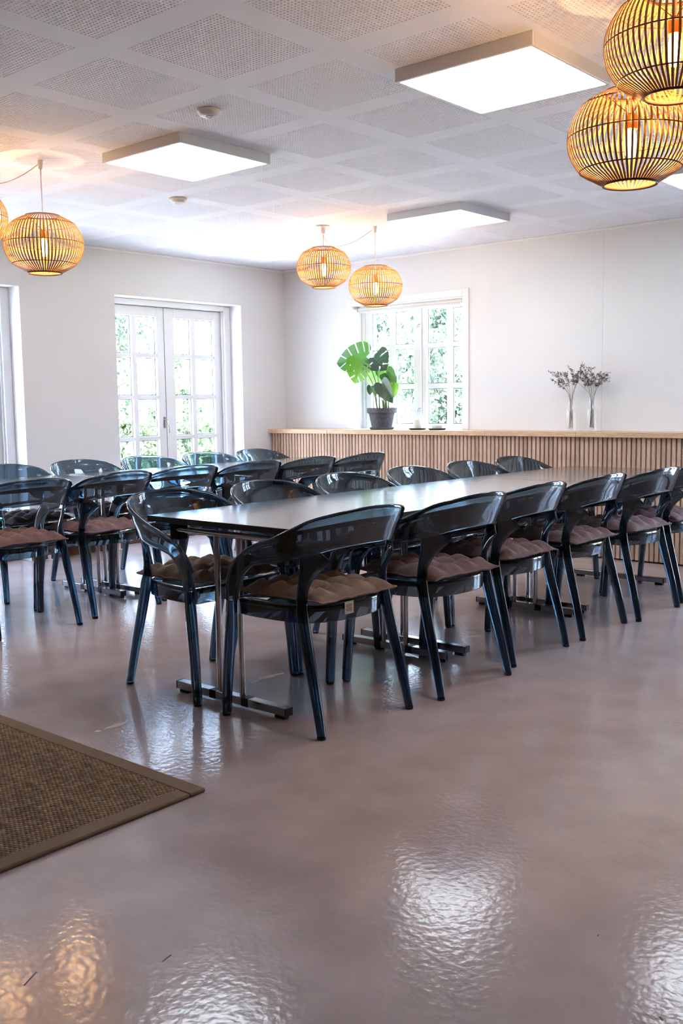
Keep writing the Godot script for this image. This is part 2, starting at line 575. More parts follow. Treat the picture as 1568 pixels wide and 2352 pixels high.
func tile_mesh() -> ArrayMesh:
	# 0.6 m board: plain rim and a field of 30 x 30 round holes
	var mb := MB.new()
	var nh := 30
	var pitch := 0.48 / nh
	var r := 0.0039
	var t := 0.012
	var vv := PackedVector3Array()
	var nn := PackedVector3Array()
	var ii := PackedInt32Array()
	var oct := []
	for k in 8:
		var a := TAU * (k + 0.5) / 8.0
		oct.append(Vector3(cos(a) * r, 0, sin(a) * r))
	var h := pitch / 2
	var cor := [Vector3(h, 0, h), Vector3(-h, 0, h), Vector3(-h, 0, -h), Vector3(h, 0, -h)]
	for gx in nh:
		for gz in nh:
			var c := Vector3((gx + 0.5) * pitch - 0.24, 0, (gz + 0.5) * pitch - 0.24)
			var b := vv.size()
			for k in 8:
				vv.append(c + oct[k])
				nn.append(Vector3.DOWN)
			for k in 4:
				vv.append(c + cor[k])
				nn.append(Vector3.DOWN)
			for k in 4:
				# corner k lies between octagon points 2k and 2k+1; next corner is joined over points 2k+1, 2k+2
				var o0 := b + 2 * k
				var o1 := b + 2 * k + 1
				var o2 := b + (2 * k + 2) % 8
				var c0 := b + 8 + k
				var c1 := b + 8 + (k + 1) % 4
				ii.append_array(PackedInt32Array([c0, o0, o1, c0, o1, c1, c1, o1, o2]))
			b = vv.size()
			for k in 8:
				var nrm: Vector3 = -oct[k] / r
				vv.append(c + oct[k])
				vv.append(c + oct[k] + Vector3(0, t, 0))
				nn.append(nrm)
				nn.append(nrm)
			for k in 8:
				var k2 := (k + 1) % 8
				ii.append_array(PackedInt32Array([b + 2 * k, b + 2 * k2 + 1, b + 2 * k2, b + 2 * k, b + 2 * k + 1, b + 2 * k2 + 1]))
	# plain rim
	var o := [Vector3(0.3, 0, 0.3), Vector3(-0.3, 0, 0.3), Vector3(-0.3, 0, -0.3), Vector3(0.3, 0, -0.3)]
	var b3 := vv.size()
	for k in 4:
		vv.append(o[k])
		nn.append(Vector3.DOWN)
	for k in 4:
		vv.append(o[k] * 0.8)
		nn.append(Vector3.DOWN)
	for k in 4:
		var k2 := (k + 1) % 4
		ii.append_array(PackedInt32Array([b3 + k, b3 + 4 + k2, b3 + k2, b3 + k, b3 + 4 + k, b3 + 4 + k2]))
	for k in 4:                                        # outer edges
		var k2 := (k + 1) % 4
		var nrm2: Vector3 = (o[k] + o[k2]).normalized()
		var b4 := vv.size()
		for q in [o[k], o[k2], o[k2] + Vector3(0, t, 0), o[k] + Vector3(0, t, 0)]:
			vv.append(q)
			nn.append(nrm2)
		ii.append_array(PackedInt32Array([b4, b4 + 2, b4 + 1, b4, b4 + 3, b4 + 2]))
	mb.v = vv
	mb.n = nn
	mb.ix = ii
	mb.uv.resize(vv.size())
	return mb.mesh(M.ceiling_paint)

func glazed_leaf(parent: Node3D, x0: float, x1: float, cols: Array, rows: Array, y0: float, y1: float, d: float, along_wall_left: bool, called: String, thick := 0.045) -> Node3D:
	# a leaf of stiles and rails with one pane per opening; cols and rows are the pane edges. On the right wall x means depth.
	var leaf := Node3D.new()
	leaf.name = called
	parent.add_child(leaf, true)
	var put := func(a0: float, a1: float, b0: float, b1: float, t0: float, t1: float, m: String, nm: String, bev: float) -> void:
		if along_wall_left:
			span(a0, a1, b0, b1, t0, t1, m, leaf, nm, bev)
		else:
			span(t0, t1, b0, b1, a0, a1, m, leaf, nm, bev)
	put.call(x0, cols[0][0], y0, y1, d, d + thick, "white_gloss", "stile", 0.003)
	put.call(cols[cols.size() - 1][1], x1, y0, y1, d, d + thick, "white_gloss", "stile", 0.003)
	var xa: float = cols[0][0]
	var xb: float = cols[cols.size() - 1][1]
	put.call(xa, xb, rows[0][1], y1, d, d + thick, "white_gloss", "rail", 0.003)
	put.call(xa, xb, y0, rows[rows.size() - 1][0], d, d + thick, "white_gloss", "rail", 0.003)
	for k in cols.size() - 1:
		put.call(cols[k][1], cols[k + 1][0], rows[rows.size() - 1][0], rows[0][1], d + 0.004, d + thick - 0.006, "white_gloss", "glazing_bar", 0.0018)
	for k in rows.size() - 1:
		for c in cols:
			put.call(c[0], c[1], rows[k + 1][1], rows[k][0], d + 0.004, d + thick - 0.006, "white_gloss", "glazing_bar", 0.0018)
	for r in rows:
		for c in cols:
			put.call(c[0] - 0.004, c[1] + 0.004, r[0] - 0.004, r[1] + 0.004, d + 0.026, d + 0.030, "pane_glass", "pane", 0.0)
			# dark spacer round the pane
			put.call(c[0], c[0] + 0.006, r[0], r[1], d + 0.0305, d + 0.0440, "spacer", "spacer_bar", 0.0)
			put.call(c[1] - 0.006, c[1], r[0], r[1], d + 0.0305, d + 0.0440, "spacer", "spacer_bar", 0.0)
			put.call(c[0] + 0.006, c[1] - 0.006, r[1] - 0.006, r[1], d + 0.0305, d + 0.0440, "spacer", "spacer_bar", 0.0)
			put.call(c[0] + 0.006, c[1] - 0.006, r[0], r[0] + 0.006, d + 0.0305, d + 0.0440, "spacer", "spacer_bar", 0.0)
	return leaf

func build_doors() -> void:
	# two glazed double doors in the left wall, one in the right wall beyond the end of the slats
	var rows := [[1.631, 1.95], [1.271, 1.597], [0.912, 1.238], [0.552, 0.878], [0.193, 0.519]]
	for k in 3:
		var left := k < 2
		var off: float = [0.0, -2.285, -4.705][k]
		var dr := struct("door_%d" % (k + 1))
		var d0 := (DW if left else XW) + 0.15
		var x0: float = 5.075 + off
		var x1: float = 6.49 + off
		var put := func(a0: float, a1: float, b0: float, b1: float, t0: float, t1: float, m: String, nm: String, bev: float) -> void:
			if left:
				span(a0, a1, b0, b1, t0, t1, m, dr, nm, bev)
			else:
				span(t0, t1, b0, b1, a0, a1, m, dr, nm, bev)
		put.call(x0, x0 + 0.07, 0.0, 2.088, d0, d0 + 0.1, "white_gloss", "frame_post", 0.004)
		put.call(x1 - 0.072, x1, 0.0, 2.088, d0, d0 + 0.1, "white_gloss", "frame_post", 0.004)
		put.call(x1 - 0.085, x1 - 0.072, 0.0, 2.036, d0 + 0.02, d0 + 0.04, "white_gloss", "frame_bead", 0.003)
		put.call(x0 + 0.07, x1 - 0.072, 2.038, 2.088, d0, d0 + 0.1, "white_gloss", "frame_head", 0.004)
		put.call(5.739 + off, 5.745 + off, 0.04, 2.034, d0 + 0.058, d0 + 0.07, "spacer", "gasket", 0.0)
		put.call(x0 + 0.07, x1 - 0.072, 2.034, 2.038, d0 + 0.054, d0 + 0.07, "spacer", "gasket", 0.0)
		put.call(x0, x1, 0.0, 0.035, d0 - 0.02, d0 + 0.19, "brown_wood", "threshold", 0.004)
		var leaf := glazed_leaf(dr, 5.148 + off, 5.739 + off, [[5.20 + off, 5.392 + off], [5.440 + off, 5.658 + off]], rows, 0.04, 2.034, d0 + 0.05, left, "leaf")
		glazed_leaf(dr, 5.745 + off, 6.414 + off, [[5.853 + off, 6.056 + off], [6.102 + off, 6.329 + off]], rows, 0.04, 2.034, d0 + 0.05, left, "leaf")
		var at := func(a: float, y: float, d: float) -> Vector3:
			return P(a, y, d) if left else P(d, y, a)
		var hb := MB.new()
		hb.box(at.call(5.715 + off, 1.03, d0 + 0.047), Vector3(0.022, 0.10, 0.006) if left else Vector3(0.006, 0.10, 0.022), 0.002)
		part("handle_plate", hb.mesh(M.chrome), leaf)
		var hl := MB.new()
		hl.tube(PackedVector3Array([at.call(5.715 + off, 1.045, d0 + 0.05), at.call(5.715 + off, 1.045, d0 + 0.01), at.call(5.717 + off, 1.04, d0 + 0.002), at.call(5.722 + off, 0.99, d0), at.call(5.724 + off, 0.94, d0 + 0.002)]), [0.007], 8)
		part("handle", hl.mesh(M.chrome), leaf)

func build_window() -> void:
	var wn := struct("window_1")
	var d := XW + 0.12
	# casing flat on the wall
	span(XW - 0.016, XW, YS, 2.112, 4.67, 4.735, "white_gloss", wn, "casing", 0.004)
	span(XW - 0.016, XW, YS, 2.112, 5.93, 5.998, "white_gloss", wn, "casing", 0.004)
	span(XW - 0.016, XW, 2.05, 2.112, 4.735, 5.93, "white_gloss", wn, "casing", 0.004)
	span(XW, XW + 0.34, YS - 0.02, YS, 4.735, 5.93, "white_gloss", wn, "sill")
	# fixed frame
	span(d, d + 0.08, YS, 2.05, 5.895, 5.93, "white_gloss", wn, "frame_post", 0.003)
	span(d, d + 0.08, YS, 2.05, 4.735, 4.752, "white_gloss", wn, "frame_post", 0.003)
	span(d, d + 0.08, 2.025, 2.05, 4.752, 5.895, "white_gloss", wn, "frame_head", 0.003)
	span(d, d + 0.08, YS, 0.95, 4.752, 5.895, "white_gloss", wn, "frame_foot", 0.002)
	span(d - 0.012, d + 0.06, 1.06, 2.025, 5.252, 5.298, "white_gloss", wn, "mullion", 0.004)
	var rows := [[1.692, 1.985], [1.342, 1.654], [0.988, 1.298]]
	glazed_leaf(wn, 5.285, 5.892, [[5.342, 5.561], [5.615, 5.832]], rows, 0.953, 2.022, d + 0.006, false, "sash")
	glazed_leaf(wn, 4.755, 5.250, [[4.795, 4.94], [4.989, 5.205]], rows, 0.953, 2.022, d + 0.006, false, "sash")
	for e in [[1.85, 5.335], [1.85, 5.262], [1.117, 5.335], [1.117, 5.262]]:
		var mb := MB.new()
		mb.tube(PackedVector3Array([P(d - 0.012, e[0] + 0.008, e[1]), P(d - 0.03, e[0] + 0.008, e[1]), P(d - 0.034, e[0] - 0.004, e[1] + 0.006), P(d - 0.03, e[0] - 0.022, e[1] + 0.012)]), [0.0035], 6)
		mb.tube(PackedVector3Array([P(d - 0.006, e[0] + 0.012, e[1] - 0.008), P(d - 0.028, e[0] + 0.004, e[1] - 0.006), P(d - 0.026, e[0] - 0.02, e[1] - 0.008)]), [0.003], 6)
		part("casement_hook", mb.mesh(M.steel), wn)

func build_wainscot() -> void:
	var w := thing("slatted_wainscot", P(6.85, 0, 3.0), "wall panelling of narrow vertical wood slats over dark board, below the oak ledge", "wall panel")
	var d_end := DW - 0.028
	var pitch := 0.0372
	span(0.052, 0.06, 0.012, YS - 0.04, -0.97, d_end - 3.0, "backing_wood", w, "backing_board")
	span(0.06, XW - 6.85, 0.012, YS - 0.04, -0.97, d_end - 3.0, "backing_wood", w, "batten_frame")
	var count := 127
	for k in count:
		var s := box_mesh(Vector3(0.064, YS - 0.04 - 0.012, 0.0264), 0.0015, "slat_%d" % ((k * 7 + (k / 3) * 5 + k * k) % 4))
		part("slat", s, w, P(0.020, 0.012 + (YS - 0.052) / 2, d_end - 3.0 - 0.016 - k * pitch))
	var s2 := thing("oak_ledge", P(6.93, YS, 3.0), "pale oak ledge running along the top of the slatted wall", "shelf")
	var edges := [DW, 6.05, 4.36, 3.56, 1.99]
	for k in edges.size() - 1:
		part("board", box_mesh(Vector3(XW - 0.007 - XS, 0.04, edges[k] - edges[k + 1] - 0.0008), 0.003, "oak"), s2, P((XW - 0.007 + XS) / 2 - 6.93, -0.02, (edges[k] + edges[k + 1]) / 2 - 3.0))

# ------------------------------------------------------------------ furniture
func chair_proto() -> Node3D:
	var c := Node3D.new()
	var top := [Vector3(0, 0.812, -0.300), Vector3(0.10, 0.809, -0.292), Vector3(0.19, 0.797, -0.262), Vector3(0.25, 0.778, -0.205), Vector3(0.275, 0.743, -0.125), Vector3(0.279, 0.709, -0.04), Vector3(0.279, 0.680, 0.05), Vector3(0.278, 0.645, 0.125), Vector3(0.276, 0.595, 0.182), Vector3(0.275, 0.53, 0.213), Vector3(0.275, 0.452, 0.219)]
	var low := [Vector3(0, 0.674, -0.245), Vector3(0.09, 0.672, -0.241), Vector3(0.165, 0.664, -0.217), Vector3(0.215, 0.645, -0.165), Vector3(0.248, 0.628, -0.10), Vector3(0.262, 0.612, -0.04), Vector3(0.268, 0.604, 0.02), Vector3(0.270, 0.588, 0.085), Vector3(0.270, 0.55, 0.135), Vector3(0.270, 0.50, 0.164), Vector3(0.271, 0.452, 0.176)]
	var th := [0.008, 0.008, 0.009, 0.010, 0.011, 0.012, 0.014, 0.018, 0.024, 0.029, 0.031]
	var st := 4
	var ct := curve(top, st)
	var cl := curve(low, st)
	var m := ct.size()
	var ss := [-1.0, -0.97, -0.88, -0.7, -0.35, 0.0, 0.35, 0.7, 0.88, 0.97, 1.0]
	var rings := []
	for k in range(-(m - 1), m):
		var a := absi(k)
		var sg := -1.0 if k < 0 else 1.0
		var t := ct[a] * Vector3(sg, 1, 1)
		var b := cl[a] * Vector3(sg, 1, 1)
		var t1 := ct[mini(a + 1, m - 1)]
		var t0 := ct[maxi(a - 1, 0)]
		var l1 := cl[mini(a + 1, m - 1)]
		var l0 := cl[maxi(a - 1, 0)]
		var along := ((t1 - t0) + (l1 - l0)).normalized()
		if a == 0:
			along = Vector3.RIGHT
		along = Vector3(along.x, along.y * sg, along.z * sg) if a > 0 else along
		if sg < 0:
			along = Vector3(absf(along.x) if a == 0 else along.x, along.y, along.z)
		var wide := (t - b)
		var w := wide.length()
		wide /= w
		var nr := along.cross(wide).normalized()
		var pos := a / float(st)
		var i0 := mini(int(pos), th.size() - 2)
		var hh: float = lerpf(th[i0], th[i0 + 1], pos - i0) * 0.5
		var mid := (t + b) * 0.5
		var ring := PackedVector3Array()
		for side in 2:
			for q in range(1, ss.size() - 1) if side == 0 else range(ss.size() - 2, 0, -1):
				var s: float = ss[q]
				var f := 1.0
				if absf(s) > 0.95:
					f = 0.75
				elif absf(s) > 0.8 and a < 7 * st:
					f = 1.45                       # bead along the rim
				# a slight outward roll of the upper lip
				var roll := 0.012 * pow(maxf(s, 0.0), 3.0) * clampf(1.0 - a / (6.0 * st), 0.0, 1.0)
				ring.append(mid + wide * s * w * 0.5 + nr * (hh * f * (1.0 if side == 0 else -1.0) + roll))
			ring.append((t if side == 0 else b) + nr * (0.012 * clampf(1.0 - a / (6.0 * st), 0.0, 1.0) if side == 0 else 0.0))
		rings.append(ring)
	var mb := MB.new()
	mb.loft(rings)
	part("backrest", mb.mesh(M.smoke_polycarbonate), c)
	# seat: plate with an apron
	var pl := [Vector3(0, 0, 0.212), Vector3(0.13, 0, 0.210), Vector3(0.225, 0, 0.204), Vector3(0.247, 0, 0.190), Vector3(0.249, 0, 0.12), Vector3(0.240, 0, 0.0), Vector3(0.218, 0, -0.09), Vector3(0.196, 0, -0.135), Vector3(0.14, 0, -0.172), Vector3(0.07, 0, -0.190), Vector3(0, 0, -0.195)]
	var half := curve(pl, 3)
	var outl := PackedVector3Array()
	for p in half:
		outl.append(p)
	for k in range(half.size() - 2, 0, -1):
		outl.append(half[k] * Vector3(-1, 1, 1))
	var prof := [[0.0, 0.452], [0.35, 0.450], [0.75, 0.451], [0.93, 0.456], [0.975, 0.459], [0.995, 0.456], [1.0, 0.448], [0.992, 0.398], [0.985, 0.395], [0.972, 0.397], [0.970, 0.435], [0.95, 0.444], [0.75, 0.445], [0.35, 0.444], [0.0, 0.446]]
	var seat := MB.new()
	var srings := []
	for q in prof:
		var ring2 := PackedVector3Array()
		for p in outl:
			ring2.append(Vector3(p.x * maxf(q[0], 0.001), q[1], p.z * maxf(q[0], 0.001)))
		srings.append(ring2)
	seat.loft(srings)
	part("seat", seat.mesh(M.smoke_polycarbonate), c)
	var cap := MB.new()
	cap.lathe(PackedVector2Array([Vector2(0.0005, 0), Vector2(0.015, 0), Vector2(0.0165, 0.003), Vector2(0.0165, 0.008), Vector2(0.0005, 0.008)]), 12, Vector3.ZERO, false, false)
	var capm := cap.mesh(M.black_plastic)
	for sg in [-1.0, 1.0]:
		var fr := MB.new()
		fr.tube(PackedVector3Array([Vector3(0.282 * sg, 0.008, 0.236), Vector3(0.280 * sg, 0.15, 0.226), Vector3(0.276 * sg, 0.33, 0.208), Vector3(0.273 * sg, 0.4515, 0.198)]), [0.0165, 0.018, 0.020, Vector2(0.016, 0.021)], 12, Vector3(0, 0, 1), 0.8)
		var l := part("leg", fr.mesh(M.smoke_polycarbonate_thick), c)
		part("foot_cap", capm, l, Vector3(0.282 * sg, 0, 0.236))
		var rp := curve([Vector3(0.240 * sg, 0.008, -0.236), Vector3(0.234 * sg, 0.15, -0.203), Vector3(0.226 * sg, 0.33, -0.155), Vector3(0.221 * sg, 0.45, -0.128), Vector3(0.214 * sg, 0.52, -0.127), Vector3(0.209 * sg, 0.58, -0.147), Vector3(0.205 * sg, 0.625, -0.167), Vector3(0.203 * sg, 0.650, -0.179), Vector3(0.203 * sg, 0.664, -0.187)], 3)
		var rr := []
		for k in rp.size():
			var y := rp[k].y
			var base := lerpf(0.0165, 0.0225, clampf(y / 0.42, 0.0, 1.0))
			if y > 0.45:
				var u := clampf((y - 0.45) / 0.2, 0.0, 1.0)
				rr.append(Vector2(lerpf(0.0215, 0.004, u), (lerpf(0.0215, 0.018, minf(u * 2.0, 1.0)) + 0.050 * pow(u, 3.0)) * (1.0 - 0.75 * clampf((y - 0.648) / 0.016, 0.0, 1.0))))
			else:
				rr.append(base)
		var re := MB.new()
		re.tube(rp, rr, 14, Vector3(0.55 * sg, 0, 0.84), 0.75)
		var l2 := part("leg", re.mesh(M.smoke_polycarbonate_thick), c)
		part("foot_cap", capm, l2, Vector3(0.240 * sg, 0, -0.236))
	return c

func cushion_mesh(sd: int, m: String) -> Array:
	var f := FastNoiseLite.new()
	f.seed = sd
	f.frequency = 9.0
	rng.seed = sd
	var warp := Vector2(rng.randf_range(-0.02, 0.02), rng.randf_range(-0.02, 0.02))
	var size := 44
	var top := PackedVector3Array()
	var tri := PackedInt32Array()
	var half := 0.212
	var edge := PackedVector3Array()
	var at := func(u: float, w: float, up: bool) -> Vector3:
		var x := u * 2.0 - 1.0
		var z := w * 2.0 - 1.0
		# sides drawn in a little between the corners
		var bx := 1.0 - 0.035 * (1.0 - z * z)
		var bz := 1.0 - 0.035 * (1.0 - x * x)
		var px := x * half * bx + warp.x * (1 - x * x) * (1 - z * z)
		var pz := z * half * bz + warp.y * (1 - x * x) * (1 - z * z)
		var e := pow(maxf(0.0, (1.0 - pow(absf(x), 5.0)) * (1.0 - pow(absf(z), 5.0))), 0.5)
		var cu := absf(sin(PI * u * 4.0))
		var cw := absf(sin(PI * w * 4.0))
		var puff := 0.6 * pow(maxf(cu * cw, 0.0), 0.5) + 0.4 * pow(0.5 * (cu + cw), 1.5)
		var dim := 0.0
		for gx in [0.25, 0.5, 0.75]:
			for gz in [0.25, 0.5, 0.75]:
				var rr := (Vector2(u, w) - Vector2(gx, gz)).length_squared()
				dim += exp(-rr / 0.0022)
		# folds that run from the tufts to the hem
		var fold := 0.0022 * sin(PI * 16.0 * u + 2.0) * pow(absf(z), 3.0) + 0.0022 * sin(PI * 16.0 * w + 1.0) * pow(absf(x), 3.0)
		var wr := f.get_noise_2d(px * 2.2, pz * 2.2) * 0.004
		var h := e * (0.022 + 0.030 * puff - 0.017 * dim + wr * 1.5 + fold * 1.5)
		if not up:
			h = -e * (0.012 + 0.004 * puff)
		var sag := 0.006 * (x * x + z * z) * (f.get_noise_2d(px * 1.1 + 5.0, pz * 1.1) + 0.35)
		return Vector3(px, h + sag, pz)
	for side in 2:
		var b := top.size()
		for j in size + 1:
			for i in size + 1:
				top.append(at.call(i / float(size), j / float(size), side == 0))
		for j in size:
			for i in size:
				var p0 := b + j * (size + 1) + i
				var q := [p0, p0 + size + 1, p0 + size + 2, p0 + 1]
				if side == 0:
					tri.append_array(PackedInt32Array([q[0], q[1], q[2], q[0], q[2], q[3]]))
				else:
					tri.append_array(PackedInt32Array([q[0], q[2], q[1], q[0], q[3], q[2]]))
	for k in 4 * size:
		var s := k / size
		var t := (k % size) / float(size)
		var uv: Vector2 = [Vector2(t, 0), Vector2(1, t), Vector2(1 - t, 1), Vector2(0, 1 - t)][s]
		edge.append(at.call(uv.x, uv.y, true))
	var mb := MB.new()
	mb.add(top, tri, true, true)
	var pp := MB.new()
	var rings := []
	var cnt := edge.size()
	for k in cnt:
		var tn := (edge[(k + 1) % cnt] - edge[(k - 1 + cnt) % cnt]).normalized()
		var sd2 := tn.cross(Vector3.UP).normalized()
		var ring := PackedVector3Array()
		for j in 6:
			var a := TAU * j / 6.0
			ring.append(edge[k] + (sd2 * cos(a) + Vector3.UP * sin(a)) * 0.0038)
		rings.append(ring)
	pp.loft(rings, true, false, true)
	return [mb.mesh(M[m]), pp.mesh(M[m])]

const ORD := ["first", "second", "third", "fourth", "fifth", "sixth"]

func build_seating() -> void:
	var proto := chair_proto()
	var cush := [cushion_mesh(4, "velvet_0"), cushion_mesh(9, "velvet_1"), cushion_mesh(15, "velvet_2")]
	# [x, depth, turn, faces the doors, cushion kind], counted from the slatted wall
	var sets := [
		["with its back to the open floor, %s from the slatted wall", [[5.83, 2.48, 0.02, 2], [5.238, 2.455, -0.03, 2], [4.66, 2.50, 0.015, 0], [4.027, 2.505, -0.01, 0], [3.427, 2.465, -0.03, 0], [2.785, 2.518, -0.055, 1]], true],
		["between the two table rows, back toward doors, %s from slatted wall", [[5.75, 3.22, 0.02, 0], [5.17, 3.20, -0.01, 2], [4.58, 3.195, 0.01, 0], [3.98, 3.185, -0.01, 2], [3.39, 3.185, 0.02, 0], [2.80, 3.185, 0.02, 1]], false],
		["between the two table rows, facing the doors, %s from slatted wall", [[5.755, 4.95, 0.02, 0], [5.18, 4.95, 0.0, 2], [4.62, 4.95, 0.01, 0], [4.055, 4.96, -0.01, 0], [3.47, 4.89, 0.07, 2], [2.868, 4.815, -0.03, 0]], true],
		["beside the glazed doors, facing inward, %s from slatted wall", [[5.77, 5.68, 0.02, 0], [5.2, 5.67, -0.01, 2], [4.63, 5.67, 0.0, 0], [4.05, 5.67, 0.02, 0], [3.46, 5.66, -0.02, 2]], false],
	]
	for s in sets:
		for k in s[1].size():
			var e: Array = s[1][k]
			var turn: float = e[2] + (PI if s[2] else 0.0)
			var where: String = s[0] % ORD[k]
			var ch := proto.duplicate()
			ch.name = numbered("armchair")
			add_child(ch)
			ch.position = P(e[0], 0, e[1])
			ch.rotation.y = turn
			meta(ch, "smoky clear armchair " + where, "chair", "smoky armchairs around the two table rows")
			var cu := Node3D.new()
			cu.name = numbered("seat_cushion")
			add_child(cu)
			rng.seed = int(e[0] * 977 + e[1] * 31)
			cu.position = P(e[0], 0.4745, e[1]) + Vector3(0, 0, 0.012).rotated(Vector3.UP, turn)
			cu.rotation.y = turn + rng.randf_range(-0.07, 0.07) + (PI / 2.0) * (k % 4)
			meta(cu, "tufted cushion on chair " + where.replace("the two table rows", "table rows"), "cushion", "tufted seat cushions on the armchairs")
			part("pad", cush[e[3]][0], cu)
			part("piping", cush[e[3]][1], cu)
			if s[2] and k == 5 and e[1] < 3.0:
				cu.rotation.y = turn + 0.03
				var lb := MB.new()
				lb.box(Vector3(0.055, -0.035, -0.207), Vector3(0.048, 0.046, 0.0012))
				var lab := part("care_label", lb.mesh(M.label_cloth), cu)
				lab.set_meta("label", "cream sewn-in care label hanging from the hem")
				for q in 5:
					var pr := MB.new()
					pr.box(Vector3(0.055 + 0.002 * (q % 2), -0.024 - 0.0055 * q, -0.2078), Vector3(0.034 - 0.004 * (q % 3), 0.0022, 0.0006))
					part("print_line", pr.mesh(M.label_print), lab)
	proto.free()

func build_tables() -> void:
	var rows := [[2.55, 2.853, "in the row beside the open floor"], [2.585, 5.31, "in the row by the glazed doors"]]
	var ends := ["at the free end", "in the middle", "next to the slatted wall"]
	var proto: Node3D = null
	for r in rows:
		for k in 3:
			var at := P(r[0] + 0.6 + k * 1.2, 0, r[1])
			var lab := "dark laminate folding table %s, %s" % [r[2], ends[k]]
			if proto == null:
				proto = make_table(at, lab)
			else:
				copy(proto, "folding_table", at, 0.0, lab)

func make_table(at: Vector3, lab: String) -> Node3D:
	var t := thing("folding_table", at, lab, "table", "dark folding tables in two rows")
	var w := 0.80
	part("table_top", box_mesh(Vector3(1.198, 0.024, w), 0.002, "table_laminate"), t, Vector3(0, 0.724, 0))
	var eb := MB.new()
	for e in [[Vector3(0, 0.724, w / 2), Vector3(1.198, 0.0225, 0.003)], [Vector3(0, 0.724, -w / 2), Vector3(1.198, 0.0225, 0.003)], [Vector3(0.599, 0.724, 0), Vector3(0.003, 0.0225, w)], [Vector3(-0.599, 0.724, 0), Vector3(0.003, 0.0225, w)]]:
		eb.box(e[0], e[1], 0.001)
	part("edge_band", eb.mesh(M.black_edge), t)
	for sg in [-1.0, 1.0]:
		var x: float = 0.528 * sg
		var rl := MB.new()
		rl.tube(PackedVector3Array([Vector3(x, 0.678, -0.29), Vector3(x, 0.678, 0.29)]), [0.0135], 14)
		part("cross_rail", rl.mesh(M.chrome), t)
		for z in [-1.0, 1.0]:
			part("hinge_block", box_mesh(Vector3(0.05, 0.075, 0.055), 0.003, "black_plastic"), t, Vector3(x - 0.012 * sg, 0.6735, 0.305 * z))
			var lg := MB.new()
			lg.tube(PackedVector3Array([Vector3(x, 0.045, 0.064 * z), Vector3(x, 0.672, 0.064 * z)]), [0.0125], 14)
			part("leg", lg.mesh(M.chrome), t)
			part("collar", box_mesh(Vector3(0.043, 0.034, 0.04), 0.002, "black_plastic"), t, Vector3(x, 0.030, 0.064 * z + 0.028 * z))
			part("end_cap", box_mesh(Vector3(0.040, 0.032, 0.006), 0.001, "black_plastic"), t, Vector3(x, 0.030, 0.312 * z))
			part("glide", box_mesh(Vector3(0.030, 0.014, 0.05), 0.002, "black_plastic"), t, Vector3(x, 0.007, 0.275 * z))
		part("foot_bar", box_mesh(Vector3(0.040, 0.032, 0.618), 0.002, "steel"), t, Vector3(x, 0.030, 0))
	return t

# ------------------------------------------------------------------ lamps
func rib_profile(u: float) -> Vector2:
	# u 0..1 from the lower ring to the upper one; the lower flank is straighter
	var keys := [Vector3(0.083, -0.141, 0), Vector3(0.120, -0.120, 0), Vector3(0.155, -0.098, 0), Vector3(0.184, -0.056, 0), Vector3(0.197, -0.005, 0), Vector3(0.189, 0.048, 0), Vector3(0.158, 0.101, 0), Vector3(0.118, 0.126, 0), Vector3(0.084, 0.141, 0)]
	var c: PackedVector3Array = cache.get("rib_curve", PackedVector3Array())
	if c.is_empty():
		c = curve(keys, 4)
		cache["rib_curve"] = c
	var f := u * (c.size() - 1)
	var i := mini(int(f), c.size() - 2)
	var p := c[i].lerp(c[i + 1], f - i)
	return Vector2(p.x, p.y)

